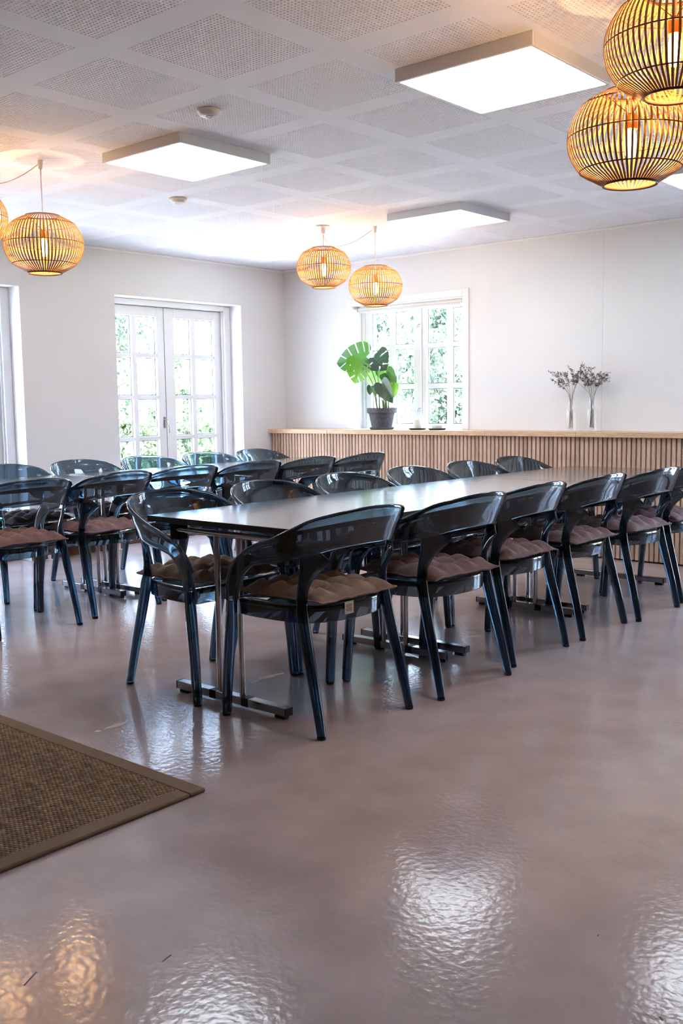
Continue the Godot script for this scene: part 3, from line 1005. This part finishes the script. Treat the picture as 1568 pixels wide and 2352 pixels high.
func pendant(at: Vector3, canopy: bool, label: String, sc := 1.0) -> Node3D:
	var t := thing("pendant_lamp", at, label, "lamp", "bamboo pendant lamps")
	if not cache.has("rib"):
		var rb := MB.new()
		var path := PackedVector3Array()
		for k in 25:
			var q := rib_profile(k / 24.0)
			path.append(Vector3(q.x, q.y, 0))
		rb.tube(path, [Vector2(0.0014, 0.0037)], 6, Vector3(0, 0, 1), 0.6)
		cache["rib"] = rb.mesh(M.bamboo)
		for e in [["hoop_a", 0.158, 0.101, 0.0022], ["hoop_b", 0.1965, 0.005, 0.0022], ["hoop_c", 0.157, -0.097, 0.0022], ["ring_top", 0.084, 0.141, 0.0042], ["ring_low", 0.083, -0.141, 0.0048]]:
			var hb := MB.new()
			var prof := PackedVector2Array()
			for j in 6:
				prof.append(Vector2(e[1] + cos(TAU * j / 6) * e[3], e[2] + sin(TAU * j / 6) * e[3]))
			hb.lathe(prof, 72, Vector3.ZERO, true)
			cache[e[0]] = hb.mesh(M.rattan)
		var bl := MB.new()
		bl.lathe(PackedVector2Array([Vector2(0.0004, -0.062), Vector2(0.010, -0.059), Vector2(0.016, -0.050), Vector2(0.0175, -0.035), Vector2(0.0175, 0.005), Vector2(0.015, 0.018), Vector2(0.012, 0.026), Vector2(0.0004, 0.026)]), 18)
		cache["bulb"] = bl.mesh(M.bulb_glow)
		var so := MB.new()
		so.lathe(PackedVector2Array([Vector2(0.0004, 0.026), Vector2(0.019, 0.026), Vector2(0.020, 0.030), Vector2(0.020, 0.068), Vector2(0.012, 0.076), Vector2(0.0004, 0.078)]), 18)
		cache["socket"] = so.mesh(M.brass)
		var sp := MB.new()
		for k in 3:
			var a := TAU * k / 3.0
			sp.tube(PackedVector3Array([Vector3(0, 0.07, 0), Vector3(cos(a) * 0.083, 0.141, sin(a) * 0.083)]), [0.0014], 5)
		cache["spider"] = sp.mesh(M.rattan)
	var sh := Node3D.new()
	sh.name = "shade"
	t.add_child(sh)
	sh.scale = Vector3(sc, sc, sc)
	var count := 68
	for k in count:
		part("rib", cache.rib, sh).rotation.y = TAU * k / count
	for e in ["hoop_a", "hoop_b", "hoop_c"]:
		part("hoop", cache[e], sh)
	part("top_ring", cache.ring_top, sh)
	part("bottom_ring", cache.ring_low, sh)
	part("spider", cache.spider, sh)
	part("bulb", cache.bulb, t)
	part("socket", cache.socket, t)
	var up := CEIL - at.y
	var cd := MB.new()
	cd.tube(PackedVector3Array([Vector3(0, 0.076, 0), Vector3(0.001, up * 0.5, 0), Vector3(0, up - 0.02, 0)]), [0.003], 8)
	part("cord", cd.mesh(M.cord), t)
	var cb := MB.new()
	if canopy:
		cb.lathe(PackedVector2Array([Vector2(0.0004, up), Vector2(0.05, up), Vector2(0.05, up - 0.006), Vector2(0.02, up - 0.012), Vector2(0.019, up - 0.03), Vector2(0.014, up - 0.055), Vector2(0.0004, up - 0.056)]), 24)
	else:
		cb.lathe(PackedVector2Array([Vector2(0.0004, up), Vector2(0.014, up), Vector2(0.013, up - 0.02), Vector2(0.009, up - 0.045), Vector2(0.0004, up - 0.046)]), 16)
	part("ceiling_cup", cb.mesh(M.plastic_white), t)
	var li := OmniLight3D.new()
	li.name = "bulb_light"
	t.add_child(li)
	li.position = Vector3(0, -0.015, 0)
	li.light_color = Color(1.0, 0.80, 0.55)
	li.light_energy = LAMP_ENERGY
	li.light_size = 0.01
	li.omni_range = 12.0
	li.omni_attenuation = 2.0
	li.shadow_enabled = true
	return t

func swag(a: Node3D, from: Vector3, to: Vector3, dip: float, lean: float) -> void:
	# the slack cord that leads from one ceiling cup to the next; part of the lamp it feeds
	var mb := MB.new()
	var path := PackedVector3Array()
	for k in 21:
		var u := k / 20.0
		var p := from.lerp(to, u)
		p.y -= dip * 4.0 * pow(u, lean) * (1.0 - pow(u, lean))
		path.append(p - a.position)
	mb.tube(path, [0.0028], 6)
	part("swag_cord", mb.mesh(M.cord), a)

const LAMP_ENERGY := 0.15
const LED_ENERGY := 0.53

func build_lamps() -> void:
	var hi := 2.156
	var lo := 2.026
	pendant(P(5.51, hi, 4.90), true, "higher bamboo globe lamp of the pair in front of the window, under ceiling rose", 0.99)
	var b := pendant(P(5.79, lo, 4.645), false, "lower bamboo globe lamp of the pair in front of the window", 0.99)
	swag(b, P(5.51, CEIL - 0.055, 4.90), P(5.79, CEIL - 0.01, 4.645), 0.10, 0.62)
	pendant(P(2.75, hi, 4.90), true, "higher bamboo globe lamp of the pair over table row by doors", 1.02)
	var d := pendant(P(3.031, 2.024, 4.647), false, "lower bamboo globe lamp over free end of table row by doors", 1.03)
	swag(d, P(2.75, CEIL - 0.055, 4.90), P(3.031, CEIL - 0.012, 4.647), 0.085, 0.8)
	pendant(P(2.885, 2.186, 1.212), true, "higher bamboo globe lamp of the pair over the open floor, beside ceiling panel", 1.0)
	var f := pendant(P(3.085, 2.003, 1.433), false, "lower bamboo globe lamp of the pair over the open floor", 1.0)
	swag(f, P(2.885, CEIL - 0.055, 1.212), P(3.085, CEIL - 0.01, 1.433), 0.08, 0.7)
	var spots := [[3.165, 1.835, "white square LED ceiling panel beside the pendants over the open floor"], [3.165, 3.70, "white square LED ceiling panel nearest the smoke detectors"], [5.47, 3.685, "white square LED ceiling panel beside the pendants by the window"], [5.47, 1.82, "white square LED ceiling panel near the slatted wall, away from the window"]]
	for s in spots:
		var t := thing("led_panel", P(s[0] + 0.3, CEIL, s[1] + 0.3), s[2], "ceiling light", "square LED ceiling panels")
		var fr := MB.new()
		var h := 0.05
		for q in 4:
			var ang := q * PI / 2.0
			var ce := Vector3(0.2935, -h / 2, 0).rotated(Vector3.UP, ang)
			fr.box(ce, Vector3(0.013, h, 0.60 if q % 2 == 0 else 0.574) if q % 2 == 0 else Vector3(0.574, h, 0.013), 0.0015)
		part("frame", fr.mesh(M.lamp_white), t)
		part("back_plate", box_mesh(Vector3(0.574, 0.004, 0.574), 0.0, "lamp_white"), t, Vector3(0, -0.002, 0))
		part("diffuser", box_mesh(Vector3(0.5735, 0.004, 0.5735), 0.0, "led_diffuser"), t, Vector3(0, -0.0435, 0))
		var li := AreaLight3D.new()
		li.name = "panel_light"
		t.add_child(li)
		li.position = Vector3(0, -0.0475, 0)
		li.rotation_degrees.x = -90
		li.area_size = Vector2(0.57, 0.57)
		li.light_color = Color(0.88, 0.935, 1.0)
		li.light_energy = LED_ENERGY
		li.area_range = 14.0
		li.shadow_enabled = true
	for s in [[3.033, 3.347, 0.05, "round white smoke detector away from the ceiling light"], [4.154, 4.892, 0.05, "round white smoke detector nearer the glazed doors"]]:
		var t2 := thing("smoke_detector", P(s[0], CEIL, s[1]), s[3], "detector", "smoke detectors")
		var mb := MB.new()
		mb.lathe(PackedVector2Array([Vector2(0.0004, 0), Vector2(0.052, 0), Vector2(0.054, -0.006), Vector2(0.052, -0.013), Vector2(0.044, -0.024), Vector2(0.03, -0.03), Vector2(0.0004, -0.031)]), 32)
		part("body", mb.mesh(M.plastic_white), t2)
		var mb2 := MB.new()
		mb2.lathe(PackedVector2Array([Vector2(0.012, -0.0295), Vector2(0.018, -0.0295), Vector2(0.018, -0.033), Vector2(0.012, -0.033)]), 20, Vector3.ZERO, true, false)
		part("test_button", mb2.mesh(M.lamp_white), t2)

# ------------------------------------------------------------------ small things
func curve_at(line: PackedVector3Array, f: float) -> Vector3:
	var x := f * (line.size() - 1)
	var i := mini(int(x), line.size() - 2)
	return line[i].lerp(line[i + 1], x - i)

func leaf_mesh(len_: float, wid: float, cuts: int, m: String, fold: float, droop: float) -> ArrayMesh:
	# base at the origin, tip towards -y, face towards +z; heart shape, with deep slits when cuts > 0
	var keys := [Vector3(0, 0, 0), Vector3(0.11, 0.12, 0), Vector3(0.27, 0.165, 0), Vector3(0.42, 0.09, 0), Vector3(0.495, -0.10, 0), Vector3(0.48, -0.34, 0), Vector3(0.385, -0.60, 0), Vector3(0.21, -0.83, 0), Vector3(0, -1, 0)]
	var line := curve(keys, 7)
	var right := PackedVector2Array()
	var n_pts := line.size()
	var slit_at := []
	for c in cuts:
		slit_at.append(0.36 + 0.52 * c / maxf(cuts - 1, 1))
	var done := -1
	for k in n_pts:
		var f := k / float(n_pts - 1)
		var hit := -1
		for c in slit_at.size():
			if absf(f - slit_at[c]) < 0.029:
				hit = c
		var p := Vector2(line[k].x * wid, line[k].y * len_)
		if hit >= 0:
			var g := curve_at(line, slit_at[hit])
			p = Vector2(g.x * wid, g.y * len_)
		if hit < 0:
			right.append(p)
		elif hit != done:
			done = hit
			# a rounded slit that runs back towards the midrib and the leaf base
			var root := Vector2(0, p.y * 0.72 + len_ * 0.05)
			var inner := p.lerp(root, 0.66)
			var across := (root - p).normalized().orthogonal() * wid * 0.024
			right.append(p + across * 0.9)
			right.append(inner + across * 0.8)
			right.append(inner.lerp(root, 0.06))
			right.append(inner - across * 0.8)
			right.append(p - across * 0.9)
	var poly := PackedVector2Array(right)
	for k in range(right.size() - 2, 0, -1):
		poly.append(Vector2(-right[k].x, right[k].y))
	# fine triangles: cut the polygon into strips so that the leaf can bend
	var mb := MB.new()
	var strips := 10
	var lo := -len_ * 1.01
	var hi2 := len_ * 0.17
	for q in strips:
		for side in 2:
			var y0 := lerpf(lo, hi2, q / float(strips))
			var y1 := lerpf(lo, hi2, (q + 1) / float(strips))
			for bx in 3:
				var xa := wid * 0.2 * bx * (1 if side == 0 else -1)
				var xb := wid * 0.2 * (bx + 1) * (1 if side == 0 else -1)
				var cell := PackedVector2Array([Vector2(xa, y0), Vector2(xb, y0), Vector2(xb, y1), Vector2(xa, y1)])
				for piece in Geometry2D.intersect_polygons(poly, cell):
					var tri := Geometry2D.triangulate_polygon(piece)
					var pts := PackedVector3Array()
					for p in piece:
						var u: float = absf(p.x) / wid
						var v: float = -p.y / len_
						pts.append(Vector3(p.x, p.y, fold * u * len_ - droop * v * v * len_ - 0.25 * fold * sin(u * 9.0) * 0.12 * len_))
					mb.add(pts, tri, true, false)
	# one set of normals: recompute from positions so that strips meet smoothly
	var sums := {}
	for k in range(0, mb.ix.size(), 3):
		var a2 := mb.v[mb.ix[k]]
		var b2 := mb.v[mb.ix[k + 1]]
		var c2 := mb.v[mb.ix[k + 2]]
		var nr := (b2 - a2).cross(c2 - a2)
		if nr.z < 0:
			nr = -nr
			var sw := mb.ix[k + 1]
			mb.ix[k + 1] = mb.ix[k + 2]
			mb.ix[k + 2] = sw
		for e in 3:
			var key := Vector3i((mb.v[mb.ix[k + e]] * 20000.0).round())
			sums[key] = sums.get(key, Vector3.ZERO) + nr
	for k in mb.v.size():
		var key2 := Vector3i((mb.v[k] * 20000.0).round())
		if sums.has(key2):
			mb.n[k] = sums[key2].normalized()
	# winding: front faces clockwise
	for k in range(0, mb.ix.size(), 3):
		var sw2 := mb.ix[k + 1]
		mb.ix[k + 1] = mb.ix[k + 2]
		mb.ix[k + 2] = sw2
	return mb.mesh(M[m])

func build_plant() -> void:
	var base := P(6.945, YS, 5.516)
	var t := thing("potted_monstera", base, "potted monstera with split green leaves in grey clay pot by window", "plant")
	var sa := MB.new()
	sa.lathe(PackedVector2Array([Vector2(0.0004, 0), Vector2(0.095, 0), Vector2(0.105, 0.006), Vector2(0.107, 0.02), Vector2(0.102, 0.02), Vector2(0.098, 0.01), Vector2(0.0004, 0.01)]), 36)
	part("saucer", sa.mesh(M.grey_clay), t)
	var po := MB.new()
	po.lathe(PackedVector2Array([Vector2(0.0004, 0.010), Vector2(0.084, 0.010), Vector2(0.087, 0.014), Vector2(0.114, 0.142), Vector2(0.127, 0.145), Vector2(0.130, 0.15), Vector2(0.131, 0.186), Vector2(0.128, 0.19), Vector2(0.119, 0.19), Vector2(0.114, 0.16), Vector2(0.0004, 0.158)]), 40)
	part("pot", po.mesh(M.grey_clay), t)
	var so := MB.new()
	so.lathe(PackedVector2Array([Vector2(0.0004, 0.172), Vector2(0.05, 0.174), Vector2(0.116, 0.168), Vector2(0.114, 0.160), Vector2(0.0004, 0.160)]), 24)
	part("soil", so.mesh(M.soil), t)
	# [stem foot (x,d), leaf base (x,y,d), length, width, cuts, material, tip direction (y,d), facing x tilt, fold, droop]
	var L := [
		[0.0, 0.05, 0.03, 1.587, 5.715, 0.34, 0.29, 5, "leaf_mid", Vector2(-0.10, 0.98), 0.35, 0.14, 0.10],
		[-0.02, 0.03, -0.12, 1.536, 5.655, 0.20, 0.255, 5, "leaf_bright", Vector2(-0.93, 0.37), 0.10, 0.16, 0.08],
		[0.0, 0.02, 0.0, 1.578, 5.60, 0.20, 0.26, 3, "leaf_dark", Vector2(-0.52, -0.85), 0.75, 0.25, 0.15],
		[0.02, -0.01, 0.06, 1.435, 5.59, 0.16, 0.17, 0, "leaf_pale", Vector2(-0.40, 0.92), 0.2, 0.15, 0.1],
		[0.01, -0.03, 0.02, 1.437, 5.475, 0.135, 0.145, 0, "leaf_mid", Vector2(-0.60, -0.80), 0.4, 0.45, 0.25],
		[0.02, -0.04, 0.05, 1.475, 5.545, 0.12, 0.14, 0, "leaf_pale", Vector2(-0.60, -0.50), 0.6, 0.25, 0.15],
		[-0.03, 0.0, -0.10, 1.342, 5.430, 0.20, 0.15, 0, "leaf_dark", Vector2(-0.80, -0.59), 0.30, 0.35, 0.15],
		[0.03, -0.05, 0.0, 1.335, 5.379, 0.115, 0.105, 0, "leaf_bright", Vector2(-0.99, 0.06), 0.1, 0.18, 0.12],
		[-0.01, 0.04, -0.02, 1.322, 5.620, 0.075, 0.07, 0, "leaf_dark", Vector2(-0.98, 0.18), 0.25, 0.15, 0.1],
		[0.0, -0.02, 0.0, 1.318, 5.582, 0.08, 0.075, 0, "leaf_mid", Vector2(-0.99, 0.02), 0.2, 0.15, 0.1],
		[0.04, -0.02, 0.05, 1.395, 5.475, 0.12, 0.12, 0, "leaf_mid", Vector2(-0.9, -0.25), 0.2, 0.25, 0.1],
	]
	for e in L:
		var foot := Vector3(e[0], 0.165, -e[1])
		var tip := P(6.945 + e[2], e[3], e[4]) - base
		var midp := foot.lerp(tip, 0.45)
		midp += Vector3(0.0, 0.06, 0.0) - Vector3(0, 0, (tip.z - foot.z) * 0.22)
		var path := curve([foot, foot.lerp(midp, 0.5) + Vector3(0, 0.01, 0), midp, tip], 6)
		var st := MB.new()
		st.tube(path, [0.0075, 0.007, 0.0065, 0.006, 0.0055, 0.005, 0.006, 0.004], 8)
		part("stem", st.mesh(M.stem_green), t)
		var leaf := part("leaf", leaf_mesh(e[5], e[6], e[7], e[8], e[11], e[12]), t, tip)
		var dir2: Vector2 = e[9].normalized()
		# local -y towards the tip direction in the plane facing the room (-x), then tilted back
		var down := Vector3(-e[10] * 0.35, dir2.x, -dir2.y).normalized()
		var face := Vector3(-1, e[10] * 0.9, 0.25)
		var yy := -down
		var zz := (face - yy * face.dot(yy)).normalized()
		leaf.basis = Basis(yy.cross(zz), yy, zz)
		var vn := MB.new()
		var vp := PackedVector3Array()
		for k in 8:
			var u := k / 7.0
			vp.append(Vector3(0, -e[5] * u * 0.97, -e[12] * u * u * e[5] * 0.94 + 0.0008))
		vn.tube(vp, [0.0022, 0.002, 0.0018, 0.0016, 0.0014, 0.0012, 0.001, 0.0006], 5)
		for q in 5:
			var v0 := 0.10 + 0.15 * q
			for sd in [-1.0, 1.0]:
				var vq := PackedVector3Array()
				for k in 4:
					var g := k / 3.0
					var x: float = e[6] * 0.36 * g * (1.0 - 0.11 * q)
					var y: float = -e[5] * (v0 + 0.12 * g)
					var u2 := x / float(e[6])
					vq.append(Vector3(x * sd, y, e[11] * u2 * e[5] - e[12] * pow(y / e[5], 2.0) * e[5] - 0.03 * e[11] * sin(u2 * 9.0) * e[5] + 0.0004))
				vn.tube(vq, [0.0009, 0.0008, 0.0006, 0.0004], 4)
		part("veins", vn.mesh(M.vein), leaf)

func build_ledge_things() -> void:
	for e in [[5.125, 0.085, 0.036, "white pillar candle on small dark dish, beside the potted plant"], [4.919, 0.040, 0.042, "low white candle on small dark dish, at the window's outer end"]]:
		var t := thing("candle_dish", P(6.945, YS, e[0]), e[3], "candle", "candles on the ledge")
		var pl := MB.new()
		pl.lathe(PackedVector2Array([Vector2(0.0004, 0), Vector2(0.066, 0), Vector2(0.078, 0.014), Vector2(0.074, 0.014), Vector2(0.063, 0.005), Vector2(0.0004, 0.005)]), 32)
		part("dish", pl.mesh(M.dark_plate), t)
		var cn := MB.new()
		cn.lathe(PackedVector2Array([Vector2(0.0004, 0.005), Vector2(e[2], 0.005), Vector2(e[2], e[1]), Vector2(e[2] * 0.85, e[1] + 0.006), Vector2(0.008, e[1] + 0.002), Vector2(0.0004, e[1] + 0.002)]), 24)
		part("candle", cn.mesh(M.wax), t)
		var wk := MB.new()
		wk.tube(PackedVector3Array([Vector3(0, e[1], 0), Vector3(0.001, e[1] + 0.014, 0)]), [0.0012], 5)
		part("wick", wk.mesh(M.black_plastic), t)
	var idx := 0
	for d in [3.671, 3.497]:
		var where: String = ["nearer the window", "farther from the window"][idx]
		var b := thing("glass_bottle", P(6.945, YS, d), "clear glass bottle vase on the oak ledge, %s" % where, "bottle", "bottle vases on the ledge")
		var mb := MB.new()
		mb.lathe(PackedVector2Array([Vector2(0.0004, 0.0), Vector2(0.036, 0.0), Vector2(0.040, 0.005), Vector2(0.0405, 0.15), Vector2(0.038, 0.172), Vector2(0.027, 0.196), Vector2(0.0235, 0.215), Vector2(0.0235, 0.236), Vector2(0.026, 0.239), Vector2(0.026, 0.249), Vector2(0.021, 0.250), Vector2(0.0195, 0.236), Vector2(0.0195, 0.212), Vector2(0.0235, 0.194), Vector2(0.0350, 0.170), Vector2(0.0372, 0.15), Vector2(0.0370, 0.012), Vector2(0.032, 0.008), Vector2(0.0004, 0.008)]), 36)
		part("bottle_body", mb.mesh(M.bottle_glass), b)
		var f := thing("dried_flowers", P(6.945, YS, d), "bunch of brown dried sprigs in the bottle vase %s" % where, "dried flowers", "dried flower bunches")
		rng.seed = 300 + idx
		var blooms: Array[Transform3D] = []
		var stems := 8 + idx
		for k in stems:
			var an := TAU * k / stems + rng.randf_range(-0.3, 0.3)
			var side := sin(an)
			var foot := Vector3(cos(an) * -0.012, 0.014 + rng.randf() * 0.02, -side * -0.014)
			var neck := Vector3(cos(an) * 0.008, 0.245, side * 0.012)
			var reach := rng.randf_range(0.07, 0.17)
			var hgt := rng.randf_range(0.37, 0.49) if reach < 0.12 else rng.randf_range(0.33, 0.45)
			var tip := Vector3(cos(an) * reach * 0.5, hgt, side * reach)
			var st := MB.new()
			var path := curve([foot, neck, neck.lerp(tip, 0.5) + Vector3(0, 0.025, 0), tip], 5)
			st.tube(path, [0.0016, 0.0015, 0.0014, 0.0013, 0.0012, 0.0011, 0.0010, 0.0009], 5)
			for s in 9:
				var u := rng.randf_range(0.62, 1.0)
				var from := path[int(u * (path.size() - 1))]
				var to := from + Vector3(rng.randf_range(-0.04, 0.04), rng.randf_range(0.0, 0.05), rng.randf_range(-0.05, 0.05) + side * 0.02)
				st.tube(PackedVector3Array([from, from.lerp(to, 0.5) + Vector3(0, 0.006, 0), to]), [0.0007, 0.0006, 0.0005], 4)
				for q in 15:
					var w := rng.randf_range(0.35, 1.05)
					var p := from.lerp(to, w) + Vector3(rng.randf_range(-0.007, 0.007), rng.randf_range(-0.002, 0.010), rng.randf_range(-0.009, 0.009))
					blooms.append(Transform3D(Basis.from_euler(Vector3(rng.randf() * 3, rng.randf() * 6, rng.randf() * 3)).scaled(Vector3.ONE * rng.randf_range(0.9, 1.9)), p))
			part("stem", st.mesh(M.dry_stem), f)
		var bm := MB.new()
		bm.add(PackedVector3Array([Vector3(0, 0.0030, 0), Vector3(0.0022, 0, 0), Vector3(-0.0011, 0, 0.0019), Vector3(-0.0011, 0, -0.0019), Vector3(0, -0.0018, 0)]), PackedInt32Array([0, 2, 1, 0, 3, 2, 0, 1, 3, 4, 1, 2, 4, 2, 3, 4, 3, 1]), false)
		multi("blossom", bm.mesh(M.dry_bloom), blooms, f)
		idx += 1

func multi(called: String, m: Mesh, tr: Array[Transform3D], parent: Node) -> MultiMeshInstance3D:
	var mm := MultiMesh.new()
	mm.transform_format = MultiMesh.TRANSFORM_3D
	mm.mesh = m
	mm.instance_count = tr.size()
	for k in tr.size():
		mm.set_instance_transform(k, tr[k])
	var o := MultiMeshInstance3D.new()
	o.name = called
	o.multimesh = mm
	parent.add_child(o, true)
	o.set_meta("kind", "stuff")
	return o

func build_small() -> void:
	# roller blind drawn up under the window head
	var rb := thing("roller_blind", P(XW + 0.045, 2.022, 5.33), "white roller blind rolled up under the window head", "blind")
	var tb := MB.new()
	tb.tube(PackedVector3Array([Vector3(0, 0, -0.565), Vector3(0, 0, 0.565)]), [0.02], 18)
	part("roll", tb.mesh(M.plastic_white), rb)
	part("bottom_bar", box_mesh(Vector3(0.012, 0.02, 1.12), 0.003, "plastic_white"), rb, Vector3(-0.018, -0.024, 0))
	for s in [-1.0, 1.0]:
		part("bracket", box_mesh(Vector3(0.045, 0.046, 0.006), 0.002, "steel"), rb, Vector3(0, 0.003, 0.57 * s))
	# radiator between the two glazed doors
	var ra := thing("radiator", P(4.65, 0, DW - 0.065), "low white panel radiator on the wall between the glazed doors", "radiator")
	part("panel", box_mesh(Vector3(0.74, 0.56, 0.075), 0.006, "white_gloss"), ra, Vector3(0, 0.395, 0.0))
	for k in 18:
		part("rib", box_mesh(Vector3(0.014, 0.50, 0.006), 0.002, "white_gloss"), ra, Vector3(-0.34 + k * 0.04, 0.395, 0.039))
	for k in 24:
		part("grille_bar", box_mesh(Vector3(0.006, 0.008, 0.07), 0.001, "white_gloss"), ra, Vector3(-0.345 + k * 0.03, 0.679, 0.0))
	for s in [-1.0, 1.0]:
		part("foot", box_mesh(Vector3(0.02, 0.12, 0.02), 0.002, "white_gloss"), ra, Vector3(0.33 * s, 0.06, 0.0))
		part("foot_plate", box_mesh(Vector3(0.04, 0.005, 0.05), 0.001, "white_gloss"), ra, Vector3(0.33 * s, 0.0025, 0.0))
	# rug with a flat woven border
	var x0 := 0.35
	var x1 := 1.955
	var d0 := 2.255
	var d1 := 4.75
	var ru := thing("rug", P((x0 + x1) / 2, 0, (d0 + d1) / 2), "brown woven sisal rug with a plain taupe border", "rug")
	var bw := 0.062
	part("weave", box_mesh(Vector3(x1 - x0 - bw * 1.7, 0.011, d1 - d0 - bw * 1.7), 0.001, "rug_weave"), ru, Vector3(0, 0.0055, 0))
	var w := x1 - x0
	var l := d1 - d0
	for s in [-1.0, 1.0]:
		part("border", box_mesh(Vector3(bw, 0.0125, l), 0.004, "rug_band"), ru, Vector3((w - bw) / 2 * s, 0.00625, 0))
		part("border", box_mesh(Vector3(w - 2 * bw, 0.0125, bw), 0.004, "rug_band"), ru, Vector3(0, 0.00625, (l - bw) / 2 * s))

# ------------------------------------------------------------------ outdoors
func foliage(called: String, at: Vector3, r: Vector3, mid: float, count: int, leaf: Mesh, bark_h: float, label: String, cat: String, grp: String, sd: int, clumps: int) -> void:
	rng.seed = sd
	var t := thing(called, at, label, cat, grp)
	var cs := []
	for k in clumps:
		var q := Vector3(rng.randfn(0, 0.45), rng.randfn(0, 0.42), rng.randfn(0, 0.45))
		cs.append([Vector3(clampf(q.x, -0.9, 0.9) * r.x, mid + clampf(q.y, -0.95, 0.95) * r.y, clampf(q.z, -0.9, 0.9) * r.z), rng.randf_range(0.18, 0.34) * minf(r.x, r.y)])
	var tr: Array[Transform3D] = []
	for k in count:
		var c: Array = cs[rng.randi() % clumps]
		var p: Vector3 = c[0] + Vector3(rng.randfn(), rng.randfn() * 0.8, rng.randfn()) * c[1] * 0.55
		if p.y < 0.03:
			p.y = 0.03 + rng.randf() * 0.2
		tr.append(Transform3D(Basis.from_euler(Vector3(rng.randf() * TAU, rng.randf() * TAU, rng.randf() * TAU)).scaled(Vector3.ONE * rng.randf_range(0.7, 1.5)), p))
	multi("leaves", leaf, tr, t)
	var tk := MB.new()
	tk.tube(PackedVector3Array([Vector3(0, 0, 0), Vector3(0.04, bark_h * 0.5, 0.02), Vector3(0, bark_h, -0.03)]), [0.05 * r.y, 0.04 * r.y, 0.02 * r.y], 8)
	for k in mini(clumps, 8):
		tk.tube(PackedVector3Array([Vector3(0, bark_h * 0.55, 0), Vector3(0, bark_h * 0.7, 0).lerp(cs[k][0], 0.5), cs[k][0]]), [0.015 * r.y, 0.01 * r.y, 0.004 * r.y], 5)
	part("trunk", tk.mesh(M.bark), t)

func build_garden() -> void:
	var g := struct("garden_ground")
	span(-20, 40, -0.35, -0.12, -20, 40, "lawn", g, "lawn")
	span(-4.0, 13.0, -0.12, -0.08, DW + 0.34, DW + 6.5, "paving", g, "terrace")
	span(XW + 0.34, XW + 5.5, -0.12, -0.08, -6.0, DW + 0.34, "paving", g, "path")
	var lf := {}
	for e in [["shrub_leaf", 0.038], ["tree_leaf", 0.044], ["conifer_leaf", 0.038]]:
		var mb := MB.new()
		var s: float = e[1]
		mb.add(PackedVector3Array([Vector3(0, 0, -s), Vector3(s * 0.5, s * 0.12, 0), Vector3(0, 0, s), Vector3(-s * 0.5, s * 0.12, 0)]), PackedInt32Array([0, 1, 2, 0, 2, 3]), false, false)
		lf[e[0]] = mb.mesh(M[e[0]])
	# beyond the doors: a loose line of shrubs and two trees
	var rowp := [[5.3, 11.2, 0.75, 0.62], [6.75, 11.7, 0.8, 0.85], [8.3, 11.5, 0.8, 0.60], [9.9, 12.2, 0.9, 0.85], [11.6, 12.8, 1.0, 0.75], [3.9, 11.0, 0.7, 0.7]]
	for k in rowp.size():
		var e: Array = rowp[k]
		foliage("garden_shrub", P(e[0], -0.12, e[1]), Vector3(e[2], e[3], 0.7), e[3] * 0.85, 4200, lf.shrub_leaf, 0.6, "leafy green garden shrub seen through the glazed doors", "shrub", "garden shrubs outside the doors", 500 + k, 16)
	var tr := [[7.6, 14.0, 1.3, 1.4, 2.0, "conifer_leaf"], [10.6, 15.0, 1.5, 1.6, 2.3, "tree_leaf"]]
	for k in tr.size():
		var e: Array = tr[k]
		foliage("garden_tree", P(e[0], -0.12, e[1]), Vector3(e[2], e[3], 1.1), e[4], 4000, lf[e[5]], 2.2, ["dark conifer-green garden tree behind the shrubs outside the doors", "paler leafy garden tree behind the shrubs outside the doors"][k], "tree", "garden trees outside the doors", 540 + k, 18)
	# beyond the window
	var wt := [[11.0, 7.0, 1.2, 1.2, 1.5], [12.0, 9.4, 1.4, 1.5, 2.2], [13.0, 8.2, 1.4, 1.3, 1.5]]
	for k in wt.size():
		var e: Array = wt[k]
		foliage("orchard_tree", P(e[0], -0.12, e[1]), Vector3(e[2], e[3], 1.2), e[4], 4400, lf.tree_leaf, 1.9, "pale green loose tree seen through the small-paned window", "tree", "garden trees outside the window", 580 + k, 8)

# ------------------------------------------------------------------
func _ready() -> void:
	rng.seed = 1
	var cam := Camera3D.new()
	cam.name = "camera"
	add_child(cam)
	cam.transform = Transform3D(Basis(Vector3(0.6526, -0.0136, 0.7575), Vector3(0.0912, 0.9940, -0.0607), Vector3(-0.7522, 0.1087, 0.6500)).orthonormalized(), Vector3(0, 1.1818, 0))
	cam.fov = 54.348
	cam.near = 0.05
	cam.far = 200.0
	cam.current = true

	var env := Environment.new()
	env.background_mode = Environment.BG_SKY
	var sky := Sky.new()
	var sm := ProceduralSkyMaterial.new()
	sm.sky_top_color = Color(0.72, 0.84, 1.0)
	sm.sky_horizon_color = Color(0.885, 0.94, 1.0)
	sm.ground_horizon_color = Color(0.9, 0.92, 0.9)
	sm.ground_bottom_color = Color(0.5, 0.55, 0.45)
	sky.sky_material = sm
	env.sky = sky
	env.background_energy_multiplier = 9.5
	env.tonemap_mode = Environment.TONE_MAPPER_LINEAR
	env.tonemap_exposure = 2.2
	env.sdfgi_enabled = true
	env.ssao_enabled = true
	env.ssil_enabled = true
	var we := WorldEnvironment.new()
	we.name = "world"
	we.environment = env
	add_child(we)
	# midday sun from behind the house: it lights the garden, the roof keeps it out of the room
	var sun := DirectionalLight3D.new()
	sun.name = "sun"
	add_child(sun)
	sun.look_at_from_position(Vector3(-5.5, 14.5, 4.2), Vector3(0, 0, 0))
	sun.light_color = Color(1.0, 0.985, 0.97)
	sun.light_energy = 33.0
	sun.light_angular_distance = 0.53
	sun.shadow_enabled = true
	make_materials()
	build_shell()
	build_doors()
	build_window()
	build_wainscot()
	build_tables()
	build_seating()
	build_lamps()
	build_small()
	build_plant()
	build_ledge_things()
	build_garden()
